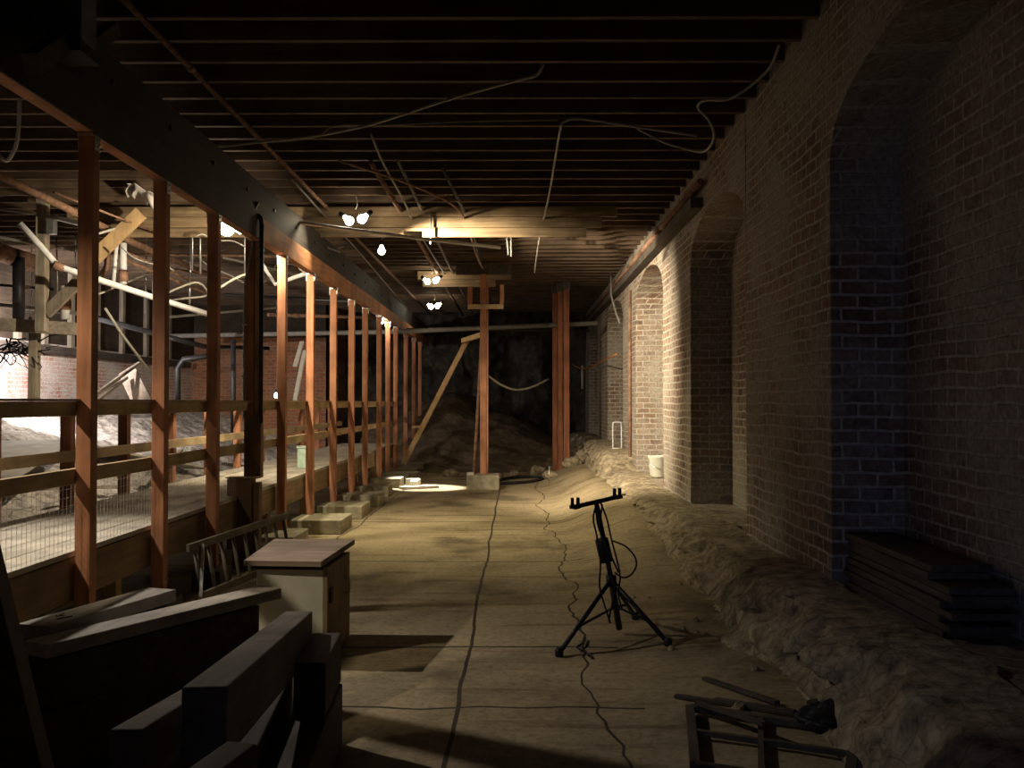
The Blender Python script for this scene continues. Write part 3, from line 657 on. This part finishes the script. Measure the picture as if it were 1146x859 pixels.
def timber(name, label, p0, p1, w, h, m, cat='timber', group=None, bev=.005, up=(0, 0, 1)):
    p0, p1 = Vector(p0), Vector(p1)
    o = MB().beam(p0, p1, w, h, up).build(name, m, None, bev, origin=(p0 + p1) / 2)
    return tag(o, label, cat, group)
# knee-braced frame
t = thing('braced_bay_frame', 'grey knee-braced timber frame standing in the side bay', 'frame', at(50, 362, 11.5))
o = t.location
def loc(p): return Vector(p) - o
q0, q1 = at(48, 238, 11.5), at(50, 366, 11.5)
MB().span((q0.x - o.x - .06, -.06, -.1), (q0.x - o.x + .06, .06, 4.08 - o.z)).build('upright', M['greyz'], t, .005)
MB().beam(loc(at(-30, 361, 11.5)), loc(at(100, 369, 12.0)), .1, .16).build('sill_beam', M['greywood'], t, .005)
MB().beam(loc(at(96, 298, 11.4)), loc(at(158, 238, 11.4)), .05, .17).build('knee_brace', M['palez'], t, .004)
MB().beam(loc(at(52, 350, 11.5)), loc(at(98, 305, 11.4)), .05, .15).build('knee_brace', M['greyz'], t, .004)
MB().beam(loc(at(62, 243, 11.5)), loc(at(96, 252, 11.5)), .06, .06).build('arm', M['whitepipe'], t, .004)
MB().box(loc(at(58, 252, 11.4)), (.09, .1, .22)).build('junction_box', M['metal'], t, .004)
# studs against the left wall above the brick
sp_ = None
for k, y in enumerate([13.6, 14.3, 15.0, 15.8, 16.7, 17.7, 18.8, 20.0, 21.3, 22.7]):
    if sp_ is None:
        sp_ = MB().box((0, 0, 0), (.1, .14, 1.5)).build('wall_stud', M['greyz'], None, .005); s_ = sp_
    else: s_ = sp_.copy(); col.objects.link(s_)
    s_.location = (XL + .06, y, 3.33)
    tag(s_, 'grey stud standing high on the left brick wall', 'stud', 'studs on the left wall')
timber('wall_plate', 'dark timber plate under the studs on the left wall', (XL + .08, 12, 2.5), (XL + .08, 24, 2.5), .16, .14, M['darkwood'])
o = MB().box((0, 0, 0), (.5, .03, .34)).build('hanging_rag', M['sheet'], None, .01)
def rag(u, v):
    a = at(142 + u * 34, 205 + v * 14 + 16 * u * u, 10.6 + .3 * v); return a + Vector((0, .06 * math.sin(u * 14) + .04 * math.sin(v * 7), .035 * math.sin(u * 19) * v + .02 * math.sin(u * 8 + v * 5)))
bpy.data.objects.remove(o)
o = MB().grid(rag, 26, 12).build('hanging_rag', M['sheet']); md = o.modifiers.new('s', 'SOLIDIFY'); md.thickness = .006
tag(o, 'pale crumpled rag hanging under the joists left of second post', 'rag')

# rubble bank in the side bay
def bank(u, v):
    x = -3.95 - u * 4.5; y = 6.0 + v * 18.3
    rise = sstep(0.0, 1.0, u)
    n = noise.fractal(Vector((x * .9, y * .7, 2)), .8, 2.1, 6)
    z = -.08 + rise * 1.25 + .16 * n + .15 * sstep(.02, .25, u)
    z += .1 * abs(noise.noise(Vector((x * 3, y * 3, 5)))) * rise
    if v < .02: z = -.1
    return Vector((x, y, z))
tag(MB().grid(bank, 110, 320).build('rubble_bank', M['plaster_rubble']), 'pale plaster rubble banked up in the bay behind the walkway', 'rubble', kind='stuff')
def bz(x, y):
    u = (-3.95 - x) / 4.5; return bank(u, (y - 6) / 18.3).z
def on_bank(name, label, xy0, xy1, w, h, m, cat='board', lift=.04, group=None):
    a = Vector((*xy0, bz(*xy0) + lift)); c = Vector((*xy1, bz(*xy1) + lift))
    return timber(name, label, a, c, w, h, m, cat, group, .004)
on_bank('plaster_panel', 'broad pale panel lying on the rubble at the left edge', (-5.6, 9.0), (-6.6, 12.6), 1.2, .03, M['sheet'], 'panel', .18)
on_bank('plaster_panel', 'pale panel on the rubble behind the first post', (-6.3, 13.2), (-5.2, 15.4), .7, .03, M['deck'], 'panel', .15)
on_bank('loose_board', 'long brown board slanting over the rubble at the left edge', (-5.5, 9.4), (-5.0, 12.0), .12, .04, M['greywood'], 'board', .2)
on_bank('loose_board', 'grey board resting on the rubble behind the second post', (-5.2, 13.0), (-5.9, 16.4), .14, .04, M['greywood'], 'board', .13)
on_bank('loose_board', 'dark board poking from the rubble near the third post', (-5.4, 17.0), (-4.6, 18.2), .2, .05, M['darkwood'], 'board', .15)
pa, pb = at(146, 448, 15.5), at(136, 414, 16.5)
timber('leaning_slab', 'grey slab leaning on the whitewashed brick behind the second post', at(162, 456, 15.2), at(142, 414, 15.9), .3, .05, M['greywood'], 'slab', up=(0, -1, .3))
timber('leaning_batten', 'upper thin slat leaning up against the whitewashed brick', at(100, 446, 14.5), at(156, 406, 15.9), .05, .05, M['greywood'], 'slat')
timber('leaning_batten', 'lower thin slat leaning up against the whitewashed brick', at(104, 452, 14.3), at(142, 422, 15.6), .05, .05, M['greywood'], 'slat')
timber('leaning_batten', 'white slat leaning behind the two bright posts, left', at(330, 410, 16), at(338, 382, 16.2), .07, .04, M['whitepipe'], 'slat')
timber('leaning_batten', 'white slat leaning behind the two bright posts, right', at(330, 448, 16), at(341, 392, 16.3), .07, .04, M['whitepipe'], 'slat')
# dead shrub-like wire tangle at left edge
b = MB()
for k in range(26):
    a = at(random.uniform(0, 45), random.uniform(378, 395), 12); pts = [a]
    for s in range(4): a = a + Vector((random.uniform(-.12, .16), random.uniform(-.05, .05), random.uniform(-.13, .07))); pts.append(a)
    b.tube(pts, .012, 5, 3, .004)
tag(b.build('wire_tangle', M['black'], None), 'black tangle of old wire hanging before the whitewashed brick', 'wire tangle', kind='stuff')
timber('hanging_post', 'broken grey post end hanging before the whitewashed brick', at(39, 372, 12), at(38, 446, 12), .13, .1, M['greyz'])

# ------------------------------------------------------------------ far end
def bank2(u, v):
    x = -3.9 + u * 5.4; y = 19.6 + v * 6.9
    n = noise.fractal(Vector((x * .8, y * .8, 6)), .85, 2.1, 6)
    r = sstep(.1, 1.0, v) * (1.25 * (1 - .65 * sstep(-.5, 1.6, x)))
    r += .5 * sstep(.2, .9, v) * math.exp(-((x + 1.9) / .9) ** 2)
    return Vector((x, y, -.04 + r + .14 * n * sstep(0, .35, v) - .06 * (1 - sstep(0, .1, v))))
tag(MB().grid(bank2, 130, 120).build('earth_bank', M['earth']), 'brown earth bank rising to the dark rock at the far end', 'earth bank', kind='stuff')
# centre post
t = thing('centre_post', 'red shoring post cluster standing alone in mid floor on a concrete block', 'post', (at(541, 535, 16.9).x, 16.9, .26))
MB().span((-.06, -.05, 0), (.055, .05, 3.6)).build('shaft', M['redpost'], t, .005)
MB().span((.06, -.07, 0), (.088, .03, 3.45)).build('side_stud', M['redpost'], t, .004)
pr = MB().tube([(-.17, .05, -.02), (-.03, .12, 2.6)], .028, 8).build('slanted_pipe', M['rust'], t)
MB().span((-.28, -.1, 2.55 + .42), (.36, .0, 2.63 + .42)).build('platform_bar', M['paley'], t, .004)
MB().span((.30, -.1, 3.05), (.37, .0, 3.4)).build('platform_upright', M['redpost'], t, .004)
MB().span((-.28, -.1, 3.05), (-.2, .0, 3.36)).build('platform_upright', M['redpost'], t, .004)
MB().span((-.5, .0, 3.6), (.5, .1, 3.78)).build('head_beam', M['darkwood'], t, .004)
o = MB().span((-.29, -.3, 0), (.29, .28, .26)).build('concrete_block', M['concrete'], None, .015); o.location = (at(541, 535, 16.9).x, 16.9, 0); tag(o, 'concrete block under the lone centre post', 'concrete block')
o = MB().span((-.06, -.06, 0), (.06, .06, .05)).build('shim_block', M['white'], None, .004); o.location = (at(529, 531, 16.7).x - .04, 16.68, .26); tag(o, 'small bright shim on the centre concrete block', 'shim')
# right cluster
for k, (px, w_, yy, lab) in enumerate([(621, .1, 20.2, 'left of three red posts clustered by the far brick wall'), (627, .1, 19.9, 'middle of three red posts clustered by the far brick wall'), (634, .12, 19.6, 'right and broadest of three red posts by the far brick wall')]):
    x = at(px, 500, yy).x
    t = thing('far_post', lab, 'post', (x, yy, .0), 0, 'red posts by the far brick wall')
    zb = fz(x, yy)
    MB().span((-w_ / 2, -.05, zb), (w_ / 2, .05, 3.9)).build('shaft', M['reddark'], t, .004)
    MB().span((-w_ / 2 - .02, -.07, 3.9), (w_ / 2 + .02, .07, 4.08)).build('head_block', M['darkwood'], t, .004)
# diagonal brace and short arm
t = thing('diagonal_brace', 'pale timber brace slanting from floor to the far cross pipe', 'brace', at(452, 518, 19))
o = t.location
MB().beam((0, 0, 0), at(523, 380, 19) - o, .1, .1).build('strut', M['palez'], t, .005)
MB().beam(at(518, 381, 18.95) - o, at(540, 374, 17.3) - o, .07, .09).build('arm', M['palez'], t, .004)
MB().beam(at(461, 478, 18.95) - o, at(472, 477, 18.95) - o, .06, .05).build('cleat', M['palez'], t, .004)
o = MB().span((-.3, -.25, 0), (.3, .25, .16)).build('concrete_block', M['concrete'], None, .012); o.location = (at(452, 530, 18.7).x, 18.75, 0); tag(o, 'concrete block at the foot of the slanting brace', 'concrete block')
# bright curb and pale board on lit patch of floor
b = MB(); b.span((-.16, .0, 0), (.12, .12, .12)); b.span((-.02, -.5, 0), (.12, -.12, .12))
o = b.build('white_curb', M['white'], None, .008); o.location = (-1.92, 17.6, 0); tag(o, 'bright white L-shaped curb at the foot of the blazing far post', 'curb')
o = MB().span((-.35, -.1, 0), (.35, .1, .05)).build('loose_board', M['deck'], None, .004); o.location = (-1.75, 16.9, .0); o.rotation_euler = (0, 0, .5); tag(o, 'pale board lying in the bright pool of light on the floor', 'board')
# rubbish around the far floor
for k, (px, py, Y, s, lab) in enumerate([(615, 534, 18.5, .16, 'dark lump of stone beside the far red posts'), (600, 522, 20.3, .2, 'flat stone before the far rock'), (575, 524, 19.6, .13, 'small stone left of the far red posts'), (552, 528, 18.6, .14, 'stone just right of the centre post block'), (505, 527, 19.6, .17, 'stone between slanting brace and centre post'), (640, 528, 19.3, .2, 'stone at the foot of far right brick pier'), (655, 524, 20.0, .24, 'larger stone at the far pier foot')]):
    x = at(px, py, Y).x; bb = MB(); bmesh.ops.create_icosphere(bb.bm, subdivisions=3, radius=s)
    for v in bb.bm.verts: v.co = Vector((v.co.x, v.co.y * .8, v.co.z * .6)) * (1 + .35 * noise.noise(v.co * 5 + Vector((k, 0, 0))))
    o = bb.build('loose_stone', M['stone']); o.location = (x, Y, fz(x, Y) + s * .4); tag(o, lab, 'stone', 'loose stones on the far floor')
line('floor_hose', 'dark hose curling over the far floor near the red posts', [(at(552, 540, 17.3).x, 17.4, .03), (at(560, 530, 18).x, 18.6, .03), (at(590, 525, 19).x, 19.2, .03), (at(612, 530, 18.6).x, 18.9, .03), (at(590, 537, 18).x, 18.0, .03), (at(556, 541, 17.4).x, 17.6, .03)], .03, M['black'], 'hose')
line('short_rod', 'thin pale rod standing on the floor before the far red posts', [(at(613, 520, 18).x, 17.6, .0), (at(614, 520, 18).x, 17.6, .36)], .012, M['metal'], 'rod', 0)

# items on the sills of the arched wall
t = thing('white_bucket', 'pale bucket standing on the sill of the brightly lit arch', 'bucket', (2.19, 14.5, SILL + .012))
MB().lathe([(.12, 0), (.13, .01), (.155, .30), (.165, .31), (.165, .325), (.148, .325), (.145, .3), (.118, .02)], (0, 0, 0), 24).build('body', M['white'], t)
MB().tube([(-.16, 0, .29), (-.14, -.08, .2), (0, -.17, .14), (.14, -.08, .2), (.16, 0, .29)], .005, 6, 5).build('handle', M['metal'], t)
t = thing('wire_frame_stand', 'small white tubular frame standing on the stone before the far recess', 'frame', (1.86, 17.35, .66), R(8))
MB().tube([(-.08, 0, -.06), (-.08, 0, .46), (-.05, 0, .52), (.05, 0, .52), (.08, 0, .46), (.08, 0, -.06)], .011, 8, 4).build('hoop', M['whitepipe'], t)
MB().tube([(-.08, 0, .04), (.08, 0, .04)], .009, 8).build('crossbar', M['whitepipe'], t)
pipe('sill_drop_cord', 'pale cord and plug hanging near the far end of the brick wall', [(1.7, 24.2, 2.5), (1.7, 24.2, 1.9)], .03, M['cable'], 'cable')
pipe('wall_conduit', 'thin grey conduit down the pier left of the lit arch', [at(684, 306, 18), at(684, 330, 17.8), at(690, 352, 17.3), at(694, 362, 17.2)], .02, M['greycable'], 'conduit')
# boards stacked on the nearest sill
for k in range(9):
    z = SILL + .022 + k * .038
    L = 1.5 - random.uniform(0, .26) - k * .012
    o = MB().box((0, 0, 0), (.34 - random.uniform(0, .03), L, .034)).build('stacked_board', M['darkwood'], None, .004)
    o.location = (2.24 + random.uniform(-.015, .015), 5.93 - L / 2, z); o.rotation_euler = (0, 0, random.uniform(-.025, .025))
    tag(o, ['bottom board', 'second board from the bottom', 'third board from the bottom', 'fourth board from the bottom', 'middle board', 'fourth board from the top', 'third board from the top', 'second board from the top', 'topmost board'][k] + ' of the dark stack on the nearest arch sill', 'board', 'boards stacked on the nearest sill')

# ------------------------------------------------------------------ foreground timbers
G = 'heavy timbers piled at the lower left'
def lying(name, label, p0, p1, w, h, m, **k): # p = centre of the TOP face ends
    p0 = Vector(p0) - Vector((0, 0, h / 2)); p1 = Vector(p1) - Vector((0, 0, h / 2))
    return timber(name, label, p0, p1, w, h, m, 'timber', G, .006, **k)
A0, A1 = at(37, 699, 3.9), at(181, 658, 4.69)
t = thing('marked_plank', 'pale-topped plank with black figures on its end, topmost at rear of pile', 'timber', (A0 + A1) / 2, 0, G)
MB().beam(A0 - t.location - Vector((0, 0, .03)), A1 - t.location - Vector((0, 0, .03)), .17, .06).build('plank', M['paletop'], t, .005)
d = (A1 - A0).normalized(); s = Vector((d.y, -d.x, 0)).normalized()
b = MB(); c0 = d * (-(A1 - A0).length / 2 + .13) + Vector((0, 0, .0006)); dz_ = Vector((0, 0, .0))
def mark(pts):
    b.tube([c0 + d * u + s * v for u, v in pts], .004, 5)
mark([(-.02, .02), (.05, .035)]); mark([(.03, -.03), (.045, .0)]); mark([(.05, -.05), (.02, -.02), (.08, -.035)])
b.build('painted_figures', M['black'], t)
B0, B1 = at(38, 719, 3.72), at(303, 656, 4.9)
lying('heavy_timber', 'long timber in front of the marked plank, reaching the cabinet', B0, B1, .15, .055, M['paletop'])
dB = (B1 - B0)
lying('heavy_timber', 'dark timber directly under the long one by the cabinet', B0 + Vector((0, 0, -.06)) + dB * .02, B0 + dB * .88 + Vector((0, 0, -.06)), .15, .2, M['darkwood'])
lying('heavy_timber', 'lowest dark timber under the long one by the cabinet', Vector((B0.x, B0.y, B0.z - .265)), Vector((B1.x - .06, B1.y - .1, B0.z - .265)), .14, B0.z - .27, M['darkwood'])
lying('heavy_timber', 'dark bearer under the marked plank at the rear of the pile', A0 - Vector((.03, .1, .065)), A1 - Vector((.02, .1, .065)), .13, .3, M['darkwood'])
lying('heavy_timber', 'lowest rear bearer under the marked plank', Vector((A0.x - .03, A0.y - .1, A0.z - .37)), Vector((A1.x - .02, A1.y - .1, A0.z - .37)), .14, A0.z - .375, M['darkwood'])
C0, C1 = at(228, 769, 2.6), at(334, 684, 4.3)
lying('heavy_timber', 'thick squared timber with its broad end toward the camera, on top', C0, C1, .125, .2, M['timber2'])
E0 = at(355, 712, 4.3)
lying('heavy_timber', 'timber right of the thick squared one, its lit end by the cabinet', Vector((-.835, 3.8, .5)), Vector((-.865, 4.3, .5)), .13, .22, M['darkwood'])
lying('heavy_timber', 'bottom dark timber along the right side of the pile', Vector((C0.x + .1, 2.7, .275)), Vector((-.87, 4.28, .275)), .16, .272, M['darkwood'])
D0, D1 = at(139, 817, 2.45), at(200, 781, 2.9)
lying('heavy_timber', 'lower timber between the long one and the thick squared one', D0, D0 + (D1 - D0) * 2.0, .085, .2, M['timber2'])
lying('heavy_timber', 'bearer under the lower timber in the middle of the pile', Vector((D0.x, D0.y, D0.z - .21)), Vector((D0.x - .03, D0.y + .9, D0.z - .21)), .1, D0.z - .215, M['darkwood'])
F0 = at(226, 850, 2.15)
lying('heavy_timber', 'short timber end at the bottom edge of the picture', F0 - Vector((.08, .4, .02)), F0 + Vector((0.06, .12, 0)), .08, .2, M['timber2'])
lying('heavy_timber', 'bearer under the short timber at the picture bottom', Vector((F0.x - .09, F0.y - .42, F0.z - .24)), Vector((F0.x + .05, F0.y + .1, F0.z - .24)), .16, F0.z - .245, M['darkwood'])
lying('heavy_timber', 'timber under the thick squared one inside the pile', Vector((C0.x - .05, 2.9, .352)), Vector((C1.x - .05, 4.2, .352)), .1, .35, M['darkwood'])
lp = at(30, 859, 2.9)
timber('leaning_timber', 'near-black timber leaning at the lower left picture edge', (-1.47, 3.02, 0.0), (-1.80, 2.93, 1.5), .14, .12, M['darkwood'])

# ------------------------------------------------------------------ cabinet
CX, CY, CROT = -1.345, 5.96, R(-3)
t = thing('white_cabinet', 'small white cabinet with an overhanging board top, behind the timbers', 'cabinet', (CX, CY, 0), CROT)
W_, D_, H_ = .42, .58, .565
MB().span((-W_ / 2, -D_ / 2, .02), (W_ / 2 - .012, -D_ / 2 + .015, H_)).build('front_panel', M['white'], t, .003)
MB().span((-W_ / 2, -D_ / 2 + .015, .02), (-W_ / 2 + .015, D_ / 2, H_)).build('side_panel', M['white'], t, .003)
MB().span((-W_ / 2 + .015, D_ / 2 - .015, .02), (W_ / 2 - .02, D_ / 2, H_)).build('back_panel', M['white'], t, .003)
MB().span((-W_ / 2 + .015, -D_ / 2 + .015, .0), (W_ / 2 - .02, D_ / 2 - .015, .03)).build('bottom_panel', M['greyz'], t, .003)
MB().span((-W_ / 2 - .006, -D_ / 2 - .006, H_ - .022), (W_ / 2 - .012, -D_ / 2 - .001, H_)).build('front_rail', M['black'], t)
dr = MB().span((W_ / 2 - .012, -D_ / 2 - .002, .01), (W_ / 2 + .016, D_ / 2, H_ - .004)).build('door', M['doorwood'], t, .004); dr['label'] = 'bare wood door side'
MB().box((W_ / 2 + .022, -D_ / 2 + .06, .38), (.012, .05, .09)).build('latch', M['black'], dr)
MB().tube([(W_ / 2 + .016, .12, .42), (W_ / 2 + .05, .12, .41), (W_ / 2 + .055, .12, .37), (W_ / 2 + .05, .12, .33), (W_ / 2 + .016, .12, .32)], .005, 6, 4).build('handle', M['metal'], dr)
b = MB(); cr = [(-.27, -.345, .006), (.205, -.36, .006), (.245, .35, .034), (-.30, .335, .036)]
lo_ = [b.bm.verts.new((x, y, H_ + z)) for x, y, z in cr]; hi_ = [b.bm.verts.new((x, y, H_ + z + .034)) for x, y, z in cr]
b.bm.faces.new(lo_[::-1]); b.bm.faces.new(hi_)
for q in range(4): b.bm.faces.new((lo_[q], lo_[(q + 1) % 4], hi_[(q + 1) % 4], hi_[q]))
tb = b.build('top_board', M['topboard'], t, .004); tb['label'] = 'loose weathered board top'

# ------------------------------------------------------------------ ladder on its side
LA, LB = Vector((-2.37, 6.95, .10)), Vector((-2.13, 9.0, .06))
t = thing('wooden_ladder', 'weathered wooden ladder lying on its side against the posts', 'ladder', LA)
v = LB - LA; hh = Vector((-.06, 0, .37))
MB().beam((0, 0, 0), v, .028, .06).build('rail', M['ladder'], t, .004)
MB().beam(hh, v + hh + Vector((0, 0, .04)), .028, .06).build('rail', M['ladder'], t, .004)
for k in range(9):
    f = .05 + k * .112
    MB().tube([v * f, v * f + hh], .016, 8).build('rung', M['ladder'], t)
MB().beam(v * .02 + Vector((.02, 0, 0)), v * .1 + hh + Vector((.02, 0, 0)), .02, .07).build('wide_strap', M['sheet'], t)

# ------------------------------------------------------------------ tripod stand
TB = Vector((at(694, 700, 6.3).x, 6.3, fz(.7, 6.3)))
t = thing('tripod_stand', 'black tripod light stand with crossbar and coiled cables on the open floor', 'tripod stand', TB)
def L(p): return Vector(p) - TB
top = L(at(667, 560, 6.12)); collar = L(at(684, 648, 6.18)); midc = L(at(676, 612, 6.15)); low = L(at(693, 703, 6.3)) 
low.z = max(low.z, .03)
MB().tube([low, collar], .022, 12).build('lower_pole', M['dmetal'], t)
MB().tube([collar, top], .017, 12).build('upper_pole', M['dmetal'], t)
MB().tube([L(at(673, 603, 6.15)), L(at(679, 628, 6.16))], .045, 12).build('clamp_block', M['black'], t)
MB().tube([collar + Vector((0, 0, .03)), collar - Vector((0, 0, .04))], .035, 12).build('collar', M['black'], t)
feet = [(.26, 5.75), (.96, 5.98), (.84, 6.68)]
for fx, fy in feet:
    f = Vector((fx, fy, fz(fx, fy) + .02)) - TB
    lg = MB().tube([collar + (f - collar).normalized() * .02, f], .015, 10).build('leg', M['dmetal'], t)
    MB().lathe([(.02, -.02), (.026, -.015), (.026, .02), (.016, .035)], f, 12).build('rubber_foot', M['black'], lg)
    mid = collar.lerp(f, .66)
    pl_ = collar.lerp(low, .55)
    MB().beam(pl_, mid, .006, .016).build('brace', M['dmetal'], t)
a, c = L(at(643, 567, 6.0)), L(at(690, 556, 6.25))
cbar = MB().beam(a, c, .024, .026).build('crossbar', M['dmetal'], t, .002)
for q in (a, c):
    d = (c - a).normalized()
    MB().beam(q - d * .02, q + d * .03, .055, .022).build('yoke', M['black'], cbar)
    MB().beam(q - d * .02 + Vector((0, 0, .0)), q - d * .02 + Vector((0, 0, .06)), .04, .02).build('yoke', M['black'], cbar)
    MB().beam(q + d * .03, q + d * .03 + Vector((0, 0, .055)), .04, .02).build('yoke', M['black'], cbar)
def cb(pts): MB().tube([L(at(x, y, Y)) for x, y, Y in pts], .006, 6, 5).build('cable', M['black'], t)
cb([(668, 562, 6.08), (664, 580, 6.05), (668, 600, 6.06), (672, 630, 6.08), (671, 655, 6.06), (676, 675, 6.1), (683, 697, 6.1)])
cb([(672, 562, 6.05), (679, 580, 6.05), (684, 602, 6.05), (690, 625, 6.05), (694, 645, 6.06), (692, 665, 6.1), (696, 680, 6.15)])
cb([(686, 605, 6.05), (700, 611, 6.05), (710, 622, 6.05), (712, 633, 6.05), (706, 643, 6.05), (697, 646, 6.08), (688, 640, 6.1)])
cb([(666, 565, 6.02), (670, 590, 6.02), (678, 610, 6.02), (684, 640, 6.04), (688, 660, 6.05), (682, 690, 6.1), (683, 697, 6.12)])
cb([(674, 564, 6.02), (672, 590, 6.0), (681, 615, 6.0), (692, 640, 6.02)])
line('floor_cable', 'dark cable end trailing on the floor between the tripod legs', [(.44, 6.15, .02), (.42, 6.0, .02), (.38, 5.9, .02), (.42, 5.82, .02), (.44, 5.7, .02)], .007, M['black'])
# small clods where the ramp meets floor
for k in range(10):
    x, y = random.uniform(.9, 1.35), random.uniform(4.6, 7.8); s = random.uniform(.012, .03)
    bb = MB(); bmesh.ops.create_icosphere(bb.bm, subdivisions=2, radius=s)
    for v_ in bb.bm.verts: v_.co *= 1 + .4 * noise.noise(v_.co * 40 + Vector((k, 0, 0)))
    o = bb.build('stone_chip', M['stone']); o.location = (x, y, fz(x, y) + s * .4); tag(o, 'small stone chip on the floor right of the tripod', 'stone chip', 'stone chips near the tripod')

# ------------------------------------------------------------------ debris at lower right
def fl(px, py):  # point on the floor
    d = CR @ Vector((px - 573, -(py - 429.5), -FPX)); p = Vector((0, 0, CAMZ)) + d * (CAMZ / -d.z); return Vector((p.x, p.y, fz(p.x, p.y)))
o0 = fl(850, 840)
t = thing('broken_sash', 'broken dark window sash lying flat at the bottom right', 'window sash', o0)
cs = [fl(772, 803), fl(957, 838), fl(950, 905), fl(778, 870)]
cs = [c_ - o0 + Vector((0, 0, .035)) for c_ in cs]
for a, c in zip(cs, cs[1:] + cs[:1]): MB().beam(a, c, .045, .03).build('sash_rail', M['darkwood'], t, .003)
MB().beam(cs[0].lerp(cs[1], .45), cs[3].lerp(cs[2], .45), .025, .024).build('glazing_bar', M['darkwood'], t)
MB().beam(cs[0].lerp(cs[3], .45), cs[1].lerp(cs[2], .45), .025, .024).build('glazing_bar', M['darkwood'], t)
for k, (a, c, lab) in enumerate([((756, 783), (930, 822), 'longest thin slat lying behind the broken sash'), ((788, 765), (870, 800), 'short slat behind the long one near the broken sash'), ((800, 790), (890, 812), 'slat resting between the sash and the long slat'), ((780, 805), (856, 838), 'slat lying diagonally over the broken sash'), ((858, 722), (890, 745), 'short dark stick near the stone footing'), ((862, 745), (960, 812), 'split slat along the foot of the stone footing'), ((905, 735), (985, 800), 'split slat closest to the stone footing')]):
    a, c = fl(*a), fl(*c); h_ = .065 if k in (3,) else .012
    timber('split_slat', lab, a + Vector((0, 0, h_)), c + Vector((0, 0, h_ + .01)), .035, .018, M['darkwood'], 'slat', 'split slats by the sash', .002)
bb = MB(); bmesh.ops.create_icosphere(bb.bm, subdivisions=4, radius=.17)
for v_ in bb.bm.verts:
    n_ = noise.fractal(v_.co * 7, .8, 2, 4); v_.co = Vector((v_.co.x * 1.4, v_.co.y * .9, v_.co.z * .5)) * (1 + .3 * n_)
pz = fl(958, 832)
o = bb.build('black_sack', M['black']); o.location = (pz.x, pz.y, pz.z + .07); tag(o, 'black crumpled sack beside the broken sash', 'sack')

# ------------------------------------------------------------------ view
sc.view_settings.view_transform = 'Standard'; sc.view_settings.look = 'None'; sc.view_settings.gamma = 1; sc.view_settings.exposure = 0.0
sc.view_settings.use_curve_mapping = False
sc.cycles.use_denoising = True
sc.cycles.max_bounces = 6; sc.cycles.diffuse_bounces = 3
sc.cycles.sample_clamp_indirect = 4
